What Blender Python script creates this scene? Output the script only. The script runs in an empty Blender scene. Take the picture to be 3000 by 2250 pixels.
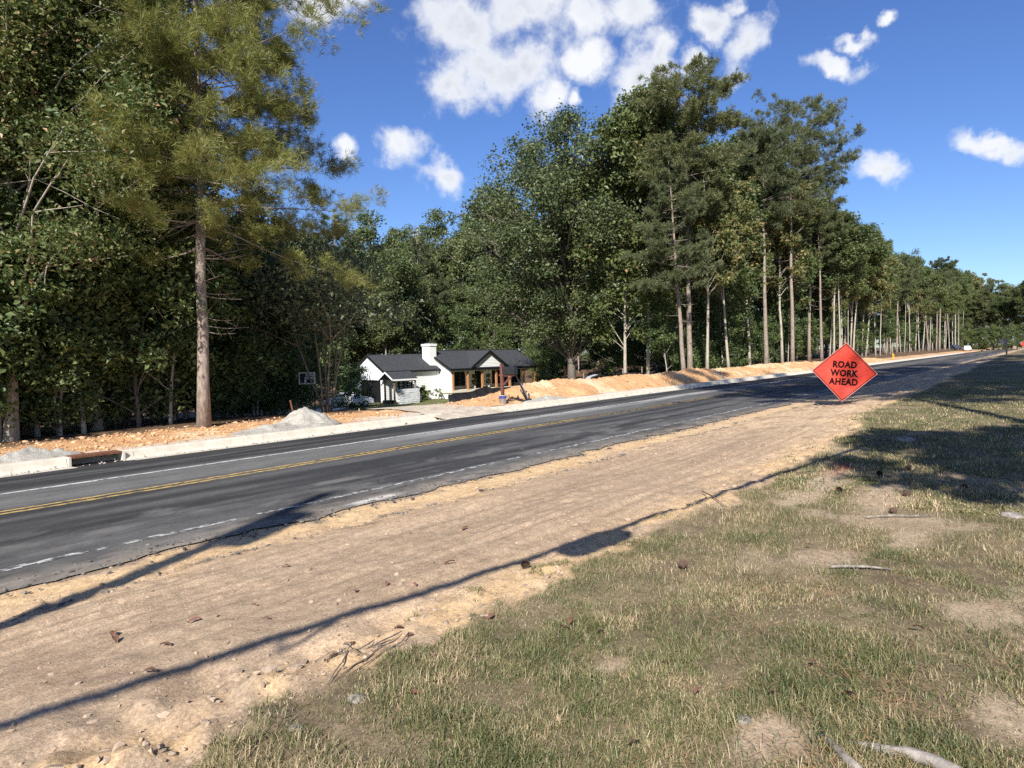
import bpy, bmesh, math, random
import numpy as np
from mathutils import Vector, Matrix

# ------------------------------------------------------------------ scene, camera, sky, sun
scene = bpy.context.scene
col = scene.collection
R = math.radians
F_PX, CZ = 2000.0, 1.9                       # focal length in pixels of the 3000 px photo, eye height over the road
ROLL, PITCH, AZ = R(1.5), R(2.30), R(38.07)  # X runs along the road, Y across it

def cam_basis():
    fw = np.array([math.cos(AZ)*math.cos(PITCH), math.sin(AZ)*math.cos(PITCH), -math.sin(PITCH)])
    r = np.array([math.sin(AZ), -math.cos(AZ), 0.0]); up = np.cross(r, fw)
    c, s = math.cos(ROLL), math.sin(ROLL)
    return r*c-up*s, up*c+r*s, fw
CR, CU, CF = cam_basis()
S = 3000/2212.0
def ray(x, y): return CF+CR*(x*S-1500)/F_PX-CU*(y*S-1125)/F_PX
def at(x, y, z=0.0):
    d = ray(x, y); return np.array([0, 0, CZ])+d*((z-CZ)/d[2])
def at_v(x, y, v):
    d = ray(x, y); return np.array([0, 0, CZ])+d*(v/d[1])
def at_depth(x, y, D): return np.array([0, 0, CZ])+ray(x, y)*D
def depth(p): return float((np.array(p)-np.array([0, 0, CZ]))@CF)

cam = bpy.data.cameras.new('camera'); cam.sensor_width = 36; cam.lens = 24.0; cam.clip_end = 3000; cam.clip_start = .05
co = bpy.data.objects.new('camera', cam); col.objects.link(co)
m = Matrix(((CR[0], CU[0], -CF[0], 0), (CR[1], CU[1], -CF[1], 0), (CR[2], CU[2], -CF[2], CZ), (0, 0, 0, 1)))
co.matrix_world = m; scene.camera = co

SUN_EL, SUN_AZ = R(36), R(26)                # shadows fall towards +26 degrees from the road's direction
to_sun = Vector((-math.cos(SUN_AZ)*math.cos(SUN_EL), -math.sin(SUN_AZ)*math.cos(SUN_EL), math.sin(SUN_EL)))
sl = bpy.data.lights.new('sun', 'SUN'); sl.energy = 5.0; sl.angle = R(.53); sl.color = (1, .95, .87)
so = bpy.data.objects.new('sun', sl); col.objects.link(so); so.location = (-40, -20, 60)
so.rotation_euler = to_sun.to_track_quat('Z', 'Y').to_euler()

scene.view_settings.view_transform = 'Standard'; scene.view_settings.look = 'None'
scene.view_settings.exposure = .58; scene.view_settings.gamma = 1
scene.cycles.max_bounces = 6; scene.cycles.diffuse_bounces = 3; scene.cycles.glossy_bounces = 2
scene.cycles.transmission_bounces = 3; scene.cycles.transparent_max_bounces = 4
scene.cycles.use_denoising = False
scene.cycles.sample_clamp_indirect = 4

def new(nt, t, **kw):
    n = nt.nodes.new(t)
    for k, v in kw.items(): setattr(n, k, v)
    return n
def link(nt, a, b): nt.links.new(a, b)
def mth(nt, op, a, b=None, c=None, clamp=False):
    n = new(nt, 'ShaderNodeMath', operation=op); n.use_clamp = clamp
    for i, v in enumerate((a, b, c)):
        if v is None: continue
        if isinstance(v, (int, float)): n.inputs[i].default_value = v
        else: link(nt, v, n.inputs[i])
    return n.outputs[0]
def mixc(nt, f, a, b, mode='MIX'):
    n = new(nt, 'ShaderNodeMix', data_type='RGBA', blend_type=mode)
    for k, v in ((0, f), (6, a), (7, b)):
        if isinstance(v, (int, float)): n.inputs[k].default_value = v
        elif isinstance(v, tuple): n.inputs[k].default_value = (*v[:3], 1)
        else: link(nt, v, n.inputs[k])
    return n.outputs[2]
def ramp(nt, f, lo, hi):
    n = new(nt, 'ShaderNodeMapRange', interpolation_type='SMOOTHSTEP'); link(nt, f, n.inputs[0])
    n.inputs[1].default_value = lo; n.inputs[2].default_value = hi
    return n.outputs[0]
def noise(nt, vec, scale, detail=4, rough=.6, dist=0):
    n = new(nt, 'ShaderNodeTexNoise'); link(nt, vec, n.inputs['Vector'])
    n.inputs['Scale'].default_value = scale; n.inputs['Detail'].default_value = detail
    n.inputs['Roughness'].default_value = rough; n.inputs['Distortion'].default_value = dist
    return n.outputs['Fac']

# clouds: (photo x, y, half width, half height, tilt degrees) in the 2212 px view, turned into directions of the sky
CLOUDS = [(1010, 40, 150, 70, 0), (1130, 20, 170, 75, 0), (1255, 45, 110, 60, 0), (1370, 20, 80, 55, 10), (1060, 150, 150, 70, 0),
 (985, 175, 95, 60, 0), (1160, 135, 90, 60, 0), (1270, 130, 75, 40, 10), (1178, 215, 58, 58, 40), (1247, 208, 28, 26, 0),
 (1385, 155, 75, 72, 35), (1430, 120, 50, 40, 0), (1530, 50, 75, 32, 30), (1610, 95, 55, 58, 20), (1500, 130, 34, 26, 0),
 (1590, 15, 40, 24, 0), (860, 305, 66, 50, 20), (965, 380, 75, 46, 10), (750, 322, 40, 28, 20), (1912, 362, 66, 40, 5),
 (2150, 316, 88, 30, 22), (1800, 140, 80, 22, 22), (1845, 90, 44, 18, 18), (1915, 52, 24, 14, 10), (690, 8, 110, 40, 0), (895, 500, 26, 18, 0), (770, 0, 60, 30, 0)]
world = bpy.data.worlds.new('World'); scene.world = world; world.use_nodes = True
nt = world.node_tree; nt.nodes.clear()
sky = new(nt, 'ShaderNodeTexSky', sky_type='NISHITA'); sky.sun_disc = False
sky.sun_elevation = SUN_EL; sky.sun_rotation = math.atan2(to_sun.x, to_sun.y)
sky.altitude = 100; sky.air_density = 1.0; sky.dust_density = .3; sky.ozone_density = 1.4
hs = new(nt, 'ShaderNodeHueSaturation'); hs.inputs['Saturation'].default_value = 1.12; hs.inputs['Hue'].default_value = .51; hs.inputs['Value'].default_value = 1.0
link(nt, sky.outputs[0], hs.inputs['Color'])
tc = new(nt, 'ShaderNodeTexCoord'); dirv = tc.outputs['Generated']
rc = random.Random(5)
blobs = []
for (x, y, w, h, t) in CLOUDS:
    blobs.append((ray(x, y)/np.linalg.norm(ray(x, y)), w*S/F_PX*.73, h*S/F_PX*.73, t))
for i in range(10):                            # the same fair weather clouds all round the sky
    a = AZ+R(52)+R(256)*(i+rc.random())/10; e = R(rc.uniform(10, 60))
    blobs.append((np.array([math.cos(a)*math.cos(e), math.sin(a)*math.cos(e), math.sin(e)]), rc.uniform(.05, .12), rc.uniform(.03, .06), rc.uniform(-15, 25)))
wn = new(nt, 'ShaderNodeTexNoise'); link(nt, dirv, wn.inputs['Vector']); wn.inputs['Scale'].default_value = 18; wn.inputs['Detail'].default_value = 6; wn.inputs['Roughness'].default_value = .6
wo = new(nt, 'ShaderNodeVectorMath', operation='MULTIPLY_ADD'); link(nt, wn.outputs['Color'], wo.inputs[0])
wo.inputs[1].default_value = (.055,)*3; wo.inputs[2].default_value = (-.0275,)*3
wv = new(nt, 'ShaderNodeVectorMath', operation='ADD'); link(nt, dirv, wv.inputs[0]); link(nt, wo.outputs[0], wv.inputs[1])
acc = None; hacc = None
for c, w, h, t in blobs:
    c = Vector(c); zz = c; xx = zz.cross(Vector((0, 0, 1))).normalized(); yy = xx.cross(zz).normalized()
    q = Matrix.Rotation(R(t), 3, zz) if False else Matrix.Rotation(-R(t), 3, -zz)
    xx = q @ xx; yy = q @ yy
    M = Matrix((xx, yy, zz)).transposed()
    mp = new(nt, 'ShaderNodeMapping', vector_type='TEXTURE'); link(nt, wv.outputs[0], mp.inputs['Vector'])
    mp.inputs['Location'].default_value = c; mp.inputs['Rotation'].default_value = M.to_euler(); mp.inputs['Scale'].default_value = (w, h, 1.0)
    ln = new(nt, 'ShaderNodeVectorMath', operation='LENGTH'); link(nt, mp.outputs[0], ln.inputs[0])
    v = ln.outputs['Value']
    acc = v if acc is None else mth(nt, 'SMOOTH_MIN', acc, v, .05)
n1 = noise(nt, dirv, 20, 7, .6); n2 = noise(nt, dirv, 9, 3, .5)
den = mth(nt, 'SUBTRACT', 1.0, acc)
den = mth(nt, 'ADD', den, mth(nt, 'MULTIPLY_ADD', n1, 2.0, -1.0))
alpha = ramp(nt, den, -.16, .80); thick = ramp(nt, den, .35, 1.1)
cshade = mixc(nt, mth(nt, 'MULTIPLY', thick, ramp(nt, n2, .35, .62)), (8.4, 8.55, 8.8), (6.1, 6.45, 7.1))
skyc = mixc(nt, mth(nt, 'MULTIPLY', alpha, .96), mixc(nt, 1.0, hs.outputs[0], (.73, .92, 1.22), 'MULTIPLY'), cshade)
bg = new(nt, 'ShaderNodeBackground'); bg.inputs['Strength'].default_value = .079; link(nt, skyc, bg.inputs[0])
out = new(nt, 'ShaderNodeOutputWorld'); link(nt, bg.outputs[0], out.inputs[0])

# ------------------------------------------------------------------ helpers
rng = np.random.default_rng(7); random.seed(7)
def _h(ix, iy, s):
    n = (ix.astype(np.int64)*374761393+iy.astype(np.int64)*668265263+s*974711) & 0x7fffffff
    n = ((n ^ (n >> 13))*1274126177) & 0x7fffffff
    return ((n ^ (n >> 16)) & 0xffff)/65535.0
def vn(x, y, s=0):
    x = np.asarray(x, float); y = np.asarray(y, float)
    ix = np.floor(x); iy = np.floor(y); fx = x-ix; fy = y-iy
    fx = fx*fx*(3-2*fx); fy = fy*fy*(3-2*fy)
    a = _h(ix, iy, s); b = _h(ix+1, iy, s); c = _h(ix, iy+1, s); d = _h(ix+1, iy+1, s)
    return (a*(1-fx)+b*fx)*(1-fy)+(c*(1-fx)+d*fx)*fy
def fbm(x, y, oct=4, s=0, g=.5):
    t = 0; a = 1; n = 0
    for i in range(oct):
        t = t+a*vn(np.asarray(x)*2**i+i*17.3, np.asarray(y)*2**i-i*9.1, s+i); n += a; a *= g
    return t/n
def sst(a, b, x):
    t = np.clip((np.asarray(x, float)-a)/(b-a), 0, 1); return t*t*(3-2*t)

def mesh(name, V, polys):
    me = bpy.data.meshes.new(name); V = np.asarray(V, np.float32)
    polys = [np.asarray(p, np.int32) for p in polys if len(p)]
    me.vertices.add(len(V)); me.vertices.foreach_set('co', V.ravel())
    nl = sum(p.size for p in polys); npy = sum(len(p) for p in polys)
    me.loops.add(nl); me.polygons.add(npy)
    me.loops.foreach_set('vertex_index', np.concatenate([p.ravel() for p in polys]))
    st = []; o = 0
    for p in polys:
        k = p.shape[1]; st.append(o+np.arange(len(p))*k); o += p.size
    me.polygons.foreach_set('loop_start', np.concatenate(st).astype(np.int32))
    me.update(calc_edges=True); me.validate()
    me.polygons.foreach_set('use_smooth', np.zeros(len(me.polygons), bool))
    return me
def obj(name, me, mat=None, parent=None, loc=None, rz=None):
    o = bpy.data.objects.new(name, me); col.objects.link(o)
    if mat is not None and me is not None and len(me.materials) == 0: me.materials.append(mat)
    if parent is not None: o.parent = parent
    if loc is not None: o.location = [float(v) for v in loc]
    if rz is not None: o.rotation_euler = (0, 0, rz)
    return o
def tag(o, label=None, cat=None, group=None, kind=None):
    if label: o['label'] = label
    if cat: o['category'] = cat
    if group: o['group'] = group
    if kind: o['kind'] = kind
    return o
def empty(name, loc, rz=0):
    o = bpy.data.objects.new(name, None); col.objects.link(o); o.location = [float(v) for v in loc]; o.rotation_euler = (0, 0, rz); o.empty_display_size = .2
    return o
def copy_tree(o, parent=None):
    c = o.copy(); col.objects.link(c); c.parent = parent
    for ch in o.children: copy_tree(ch, c)
    return c
def smooth(me, on=True):
    me.polygons.foreach_set('use_smooth', np.full(len(me.polygons), on)); me.update()
    return me

class MB:
    def __init__(s): s.V = []; s.P = {}; s.n = 0
    def add(s, V, polys):
        V = np.asarray(V, float).reshape(-1, 3); s.V.append(V)
        for p in polys:
            p = np.asarray(p, int)
            if p.size: s.P.setdefault(p.shape[1], []).append(p+s.n)
        s.n += len(V); return s
    def box(s, c0, c1):
        x0, y0, z0 = c0; x1, y1, z1 = c1
        return s.add([(x0,y0,z0),(x1,y0,z0),(x1,y1,z0),(x0,y1,z0),(x0,y0,z1),(x1,y0,z1),(x1,y1,z1),(x0,y1,z1)],
                     [[(0,3,2,1),(4,5,6,7),(0,1,5,4),(1,2,6,5),(2,3,7,6),(3,0,4,7)]])
    def bar(s, a, b, w, h=None):                 # a rectangular bar from a to b
        a = Vector(a); b = Vector(b); h = h or w; d = (b-a).normalized()
        up = Vector((0, 0, 1)) if abs(d.z) < .95 else Vector((1, 0, 0))
        x = d.cross(up).normalized()*w/2; y = x.cross(d).normalized()*h/2
        V = [p+i*x+j*y for p in (a, b) for i, j in ((-1,-1),(1,-1),(1,1),(-1,1))]
        return s.add(V, [[(3,2,1,0),(4,5,6,7),(0,1,5,4),(1,2,6,5),(2,3,7,6),(3,0,4,7)]])
    def tube(s, pts, rad, n=8, cap=True):
        pts = [Vector(p) for p in pts]; rad = [rad]*len(pts) if isinstance(rad, (int, float)) else list(rad)
        V = []; px = None
        for i, p in enumerate(pts):
            d = (pts[min(i+1, len(pts)-1)]-pts[max(i-1, 0)]).normalized()
            if px is None: px = d.orthogonal().normalized()
            px = (px-d*px.dot(d)).normalized(); py = d.cross(px)
            for k in range(n):
                a = 2*math.pi*k/n; V.append(p+(px*math.cos(a)+py*math.sin(a))*rad[i])
        Q = [(i*n+k, i*n+(k+1) % n, (i+1)*n+(k+1) % n, (i+1)*n+k) for i in range(len(pts)-1) for k in range(n)]
        s.add(V, [Q])
        if cap:
            b = s.n-len(V)
            s.P.setdefault(n, []).append(np.array([[b+k for k in range(n)][::-1], [b+(len(pts)-1)*n+k for k in range(n)]]))
        return s
    def lathe(s, prof, n=16, c=(0, 0, 0)):
        V = [(c[0]+r*math.cos(2*math.pi*k/n), c[1]+r*math.sin(2*math.pi*k/n), c[2]+z) for r, z in prof for k in range(n)]
        Q = [(i*n+k, i*n+(k+1) % n, (i+1)*n+(k+1) % n, (i+1)*n+k) for i in range(len(prof)-1) for k in range(n)]
        return s.add(V, [Q])
    def me(s, name, sm=False):
        m_ = mesh(name, np.concatenate(s.V), [np.concatenate(p) for p in s.P.values()])
        return smooth(m_) if sm else m_
    def build(s, name, mat, parent=None, sm=False, loc=None, rz=None): return obj(name, s.me(name, sm), mat, parent, loc, rz)

# ------------------------------------------------------------------ materials
def mat_new(name):
    m_ = bpy.data.materials.new(name); m_.use_nodes = True; t = m_.node_tree; t.nodes.clear()
    o = new(t, 'ShaderNodeOutputMaterial'); p = new(t, 'ShaderNodeBsdfPrincipled'); link(t, p.outputs[0], o.inputs[0])
    return m_, t, p, o
def simple(name, c, rough=.7, var=.25, scale=8, bump=0, bscale=None, metal=0, spec=.3, coord='Object', stretch=None):
    m_, t, p, o = mat_new(name)
    tc_ = new(t, 'ShaderNodeTexCoord'); vec = tc_.outputs[coord]
    if stretch:
        mp = new(t, 'ShaderNodeMapping'); link(t, vec, mp.inputs[0]); mp.inputs['Scale'].default_value = stretch; vec = mp.outputs[0]
    f = noise(t, vec, scale, 6, .65)
    lo = tuple(max(0, v*(1-var)) for v in c); hi = tuple(v*(1+var) for v in c)
    link(t, mixc(t, ramp(t, f, .25, .75), lo, hi), p.inputs['Base Color'])
    p.inputs['Roughness'].default_value = rough; p.inputs['Metallic'].default_value = metal; p.inputs['Specular IOR Level'].default_value = spec
    if bump:
        b = new(t, 'ShaderNodeBump'); b.inputs['Strength'].default_value = bump; b.inputs['Distance'].default_value = .02
        link(t, noise(t, vec, bscale or scale*3, 5, .7), b.inputs['Height']); link(t, b.outputs[0], p.inputs['Normal'])
    return m_
def leafmat(name, cols, trans=.35, objvar=.35, rough=.45, spec=.4, gain=1.85, patch=0, sat=.88):
    """leaf colour: each leaf its own tone, each tree its own cast"""
    m_, t, p, o = mat_new(name)
    g = new(t, 'ShaderNodeNewGeometry'); oi = new(t, 'ShaderNodeObjectInfo')
    cr = new(t, 'ShaderNodeValToRGB'); els = cr.color_ramp.elements
    while len(els) < len(cols): els.new(.5)
    for e, (pos, c) in zip(els, cols): e.position = pos; e.color = (*[v*gain for v in c], 1)
    fac = g.outputs['Random Per Island']
    if patch:
        n_ = noise(t, g.outputs['Position'], 1.3, 4, .6); n3 = noise(t, g.outputs['Position'], 6, 3, .6)
        fac = mth(t, 'ADD', mth(t, 'MULTIPLY', fac, .62), mth(t, 'ADD', mth(t, 'MULTIPLY_ADD', n_, 2.2*patch, -1.1*patch+.26), mth(t, 'MULTIPLY_ADD', n3, 1.1*patch, -.55*patch)), None, True)
    link(t, fac, cr.inputs[0])
    hv = new(t, 'ShaderNodeHueSaturation'); link(t, cr.outputs[0], hv.inputs['Color'])
    link(t, mth(t, 'MULTIPLY_ADD', oi.outputs['Random'], -.028, .503), hv.inputs['Hue']); hv.inputs['Saturation'].default_value = sat
    link(t, mth(t, 'MULTIPLY_ADD', oi.outputs['Random'], objvar, 1-objvar/2), hv.inputs['Value'])
    link(t, hv.outputs[0], p.inputs['Base Color']); p.inputs['Roughness'].default_value = rough; p.inputs['Specular IOR Level'].default_value = spec
    tr = new(t, 'ShaderNodeBsdfTranslucent'); link(t, mixc(t, .5, hv.outputs[0], (1, 1, .4), 'MULTIPLY'), tr.inputs[0])
    ms = new(t, 'ShaderNodeMixShader'); ms.inputs[0].default_value = trans
    link(t, p.outputs[0], ms.inputs[1]); link(t, tr.outputs[0], ms.inputs[2]); link(t, ms.outputs[0], o.inputs[0])
    return m_
def vcmat(name, attr, rough=.95, fine=((60, .35), (14, .25)), bump=.5, bscale=90, bdist=.012, stretch=None, spec=.15):
    """ground: what lies where comes from the mesh, grain from noise"""
    m_, t, p, o = mat_new(name)
    a = new(t, 'ShaderNodeAttribute', attribute_name=attr); g = new(t, 'ShaderNodeNewGeometry'); vec = g.outputs['Position']
    if stretch:
        mp = new(t, 'ShaderNodeMapping'); link(t, vec, mp.inputs[0]); mp.inputs['Scale'].default_value = stretch; vec = mp.outputs[0]
    c = a.outputs['Color']
    for sc_, amt in fine:
        f = noise(t, vec, sc_, 5, .7)
        k = mth(t, 'MULTIPLY_ADD', ramp(t, f, .25, .75), 2*amt, 1-amt)
        cc = new(t, 'ShaderNodeCombineColor'); [link(t, k, cc.inputs[i]) for i in range(3)]
        c = mixc(t, 1.0, c, cc.outputs[0], 'MULTIPLY')
    link(t, c, p.inputs['Base Color']); p.inputs['Roughness'].default_value = rough; p.inputs['Specular IOR Level'].default_value = spec
    b = new(t, 'ShaderNodeBump'); b.inputs['Strength'].default_value = bump; b.inputs['Distance'].default_value = bdist
    link(t, noise(t, g.outputs['Position'], bscale, 6, .75), b.inputs['Height']); link(t, b.outputs[0], p.inputs['Normal'])
    return m_

M = {}
M['ground'] = vcmat('soil_and_lawn', 'zone', bump=.55, bscale=55, bdist=.018)
M['asphalt'] = vcmat('asphalt', 'zone', rough=.82, fine=((70, .3), (3.0, .22)), bump=.35, bscale=130, bdist=.006, stretch=(.35, 1, 1), spec=.3)
M['clay'] = vcmat('orange_clay', 'zone', bump=.7, bscale=22, bdist=.03)
M['concrete'] = simple('kerb_concrete', (.64, .58, .475), .85, .16, 3.5, .25, 40, coord='Object')
M['gravel'] = simple('grey_gravel', (.46, .43, .38), .9, .45, 28, .9, 45)
M['white_siding'] = simple('white_siding', (.78, .78, .76), .55, .04, 2)
M['white_trim'] = simple('white_trim', (.80, .80, .78), .5, .03, 2)
M['cream_brick'] = simple('painted_brick', (.66, .63, .56), .7, .08, 5, .3, 20)
M['shingle'] = simple('dark_shingles', (.05, .053, .058), .9, .35, 3.5, .4, 9, stretch=(1, 2, 2))
M['black_trim'] = simple('black_trim', (.012, .012, .013), .45, .1, 3)
M['cedar'] = simple('cedar_wood', (.42, .21, .095), .6, .2, 3, .2, 8, stretch=(5, 5, .6))
M['redwood'] = simple('red_brown_post', (.15, .058, .048), .7, .3, 4, .3, 10, stretch=(6, 6, .8))
M['dark_wood'] = simple('weathered_wood', (.30, .25, .20), .8, .25, 5, .3, 10, stretch=(6, 6, .8))
M['stake'] = simple('stake_wood', (.55, .42, .27), .8, .2, 5)
M['silt'] = simple('silt_fabric', (.016, .016, .018), .75, .3, 12, .3, 40)
M['mailbox'] = simple('mailbox_black', (.022, .024, .026), .38, .15, 5, spec=.5)
M['bucket_white'] = simple('bucket_plastic', (.60, .60, .64), .45, .18, 14)
M['bucket_blue'] = simple('bucket_blue', (.055, .06, .27), .45, .15, 8)
M['rust'] = simple('rusty_steel', (.20, .085, .05), .7, .4, 12, .3, 30)
M['iron_dark'] = simple('dark_iron', (.03, .022, .02), .7, .4, 10)
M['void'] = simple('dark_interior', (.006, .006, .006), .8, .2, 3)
M['steel'] = simple('galvanised_steel', (.42, .43, .45), .4, .15, 9, metal=.7)
M['tool_black'] = simple('tool_metal', (.06, .063, .07), .35, .2, 9, metal=.6)
M['yellow_paint'] = simple('hydrant_yellow', (.62, .36, .04), .45, .12, 8)
M['car_white'] = simple('car_paint', (.72, .74, .76), .25, .03, 2, spec=.6)
M['rubber'] = simple('rubber', (.015, .015, .016), .8, .2, 10)
M['car_dark'] = simple('car_paint_dark', (.05, .06, .08), .3, .05, 2, spec=.6)
M['terracotta'] = simple('white_pot', (.62, .60, .56), .6, .1, 6)
M['stone'] = simple('white_stone', (.60, .62, .63), .8, .22, 2.3, .5, 8)
M['tarp'] = simple('grey_sheet_metal', (.52, .54, .56), .5, .2, 3)
M['red_cloth'] = simple('red_paint_mark', (.30, .12, .09), .9, .3, 10)
M['pole'] = simple('utility_pole', (.20, .15, .11), .85, .25, 3, .3, 9, stretch=(6, 6, .5))
M['cable'] = simple('cable', (.02, .02, .02), .6, .1, 3)
M['bark_pine'] = simple('pine_bark', (.29, .235, .195), .95, .45, 5, .9, 7, stretch=(3, 3, .9))
M['bark_pale'] = simple('pale_bark', (.42, .37, .31), .9, .35, 5, .6, 9, stretch=(3, 3, .8))
M['bark_dark'] = simple('dark_bark', (.17, .14, .12), .95, .4, 5, .8, 8, stretch=(3, 3, .8))
M['bark_myrtle'] = simple('myrtle_bark', (.24, .17, .125), .7, .3, 4, .3, 9, stretch=(4, 4, .8))
M['stick'] = simple('grey_stick', (.27, .24, .21), .9, .55, 14, .5, 40)
M['cone'] = simple('pine_cone', (.11, .07, .05), .85, .35, 40)
M['dead_leaf'] = leafmat('dead_leaf', [(0, (.13, .06, .035)), (.6, (.22, .11, .06)), (1, (.32, .19, .12))], .15, .5, gain=1)
def glassmat():
    m_, t, p, o = mat_new('window_glass')
    p.inputs['Base Color'].default_value = (.012, .014, .016, 1); p.inputs['Roughness'].default_value = .06; p.inputs['Specular IOR Level'].default_value = .7
    return m_
M['glass'] = glassmat()
M['leaf_gum'] = leafmat('sweetgum_leaves', [(0, (.05, .08, .02)), (.45, (.085, .12, .030)), (.82, (.15, .165, .05)), (.97, (.24, .20, .08)), (1, (.32, .16, .07))], .36, gain=1.8)
M['leaf_oak'] = leafmat('oak_leaves', [(0, (.035, .058, .020)), (.6, (.062, .088, .030)), (1, (.12, .135, .05))], .26)
M['leaf_wood'] = leafmat('woodland_leaves', [(0, (.035, .060, .016)), (.5, (.062, .092, .024)), (.9, (.10, .125, .038)), (1, (.19, .15, .05))], .30)
M['leaf_yellow'] = leafmat('turning_leaves', [(0, (.055, .08, .022)), (.55, (.10, .12, .032)), (.88, (.17, .15, .045)), (1, (.25, .15, .06))], .34)
M['leaf_under'] = leafmat('understory_leaves', [(0, (.030, .055, .014)), (.6, (.055, .09, .022)), (1, (.11, .14, .04))], .30)
M['leaf_myrtle'] = leafmat('myrtle_leaves', [(0, (.050, .070, .035)), (.6, (.080, .105, .055)), (1, (.13, .15, .085))], .28)
M['needle_yellow'] = leafmat('yellowing_needles', [(0, (.065, .085, .022)), (.5, (.105, .125, .032)), (.9, (.15, .155, .045)), (1, (.20, .145, .05))], .34, .1, gain=2.15, sat=.95)
M['needle'] = leafmat('pine_needles', [(0, (.050, .070, .024)), (.6, (.082, .100, .034)), (1, (.13, .125, .045))], .28)
M['needle_dark'] = leafmat('dark_needles', [(0, (.040, .062, .026)), (.6, (.064, .085, .034)), (1, (.10, .105, .042))], .25)
M['grass'] = leafmat('grass_blades', [(0, (.04, .062, .025)), (.36, (.10, .125, .052)), (.62, (.22, .21, .11)), (1, (.52, .43, .28))], .22, 0, gain=1.3, patch=.6, sat=1.12)

# ------------------------------------------------------------------ the ground
def edge_near(u): return 7.05+.25*(fbm(u*.5, u*0, 3, 3)-.5)+.35*(fbm(u*2.2, u*0+4, 3, 8)-.5)        # road / shoulder
def edge_lawn(u): return 2.78+.5*(fbm(u*.45, u*0+9, 3, 5)-.5)+.45*sst(13, 18, u)*(1-.2*sst(22, 30, u))   # shoulder / lawn
def terrain(u, v, fine=True):
    u = np.asarray(u, float); v = np.asarray(v, float)
    el = edge_lawn(u); en = edge_near(u)
    lawn = .25+.05*(fbm(u*.3, v*.3, 3, 11)-.5)+.010*np.clip(u-10, 0, 60)+.012*np.clip(-v-1, 0, 30)
    t = sst(0, 1, (v-el)/(en-el))
    shoulder = lawn*(1-t)+(-.01)*t-.05*np.exp(-((v-el-.55)/.3)**2)+.03*np.exp(-((v-en+1.3)/.35)**2)
    z = np.where(v < el, lawn, shoulder)
    z = np.where(v > en, -.012-.10*sst(0, .5, v-en), z)
    # far side: behind the kerb, the lot falls away towards the house
    far = .125-.06*sst(15.6, 18, v)*(1-sst(12, 17, u))+.07*sst(15.4, 18, v)*sst(12, 17, u)+.05*(fbm(u*.6, v*.6, 3, 21)-.5)
    lot = sst(11, 21, u)*(1-sst(66, 92, u)); dip = -2.75*np.clip((v-17.5)/28.5, 0, 1)*lot
    slope = -.35*sst(19, 34, v)*(1-lot)
    far = far+dip+slope+.012*np.clip(u-60, 0, 60)*sst(17, 24, v)
    z = np.where(v > 14.2, np.where(v < 15.28, -.10, far), z)
    if fine:
        dirt = sst(-.05, .1, v-el)*(1-sst(-.15, .05, v-en))
        tr = .5+.5*np.sin(2*math.pi*(v+.25*fbm(u*.25, v*.1, 2, 31)+.012*u)/.19)
        band = np.exp(-((v-5.35)/.55)**2)+.9*np.exp(-((v-3.95)/.45)**2)
        z = z+dirt*(.034*tr**2*band*sst(.25, .6, fbm(u*.5, v*1.5, 3, 33)))
        z = z+dirt*(.035*(fbm(u*2.2, v*2.2, 4, 37)-.5)+.045*(1-np.clip(band, 0, 1))*(fbm(u*7, v*7, 3, 39)-.5)+.012*(fbm(u*16, v*16, 2, 41)-.5))
        rough = np.exp(-((v-el-.25)/.45)**2)+1.1*np.exp(-((u-1.2)/1.5)**2-((v-3.2)/1.0)**2)+.7*np.exp(-((v-en+.75)/.12)**2)
        z = z+rough*.10*(fbm(u*6, v*6, 4, 43)-.45)
        lawnm = 1-sst(-.1, .1, v-el)
        z = z+lawnm*.03*(fbm(u*3, v*3, 4, 45)-.5)
        cl = sst(15.38, 16.3, v)*(1-sst(19.5, 21.5, v))*(1-sst(60, 70, u))
        z = z+cl*.09*(fbm(u*2.6, v*2.6, 4, 51)-.5)+cl*.05*(fbm(u*8, v*8, 2, 52)-.5)
    return z
def tz(u, v): return float(terrain(np.array([u]), np.array([v]))[0])

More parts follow.
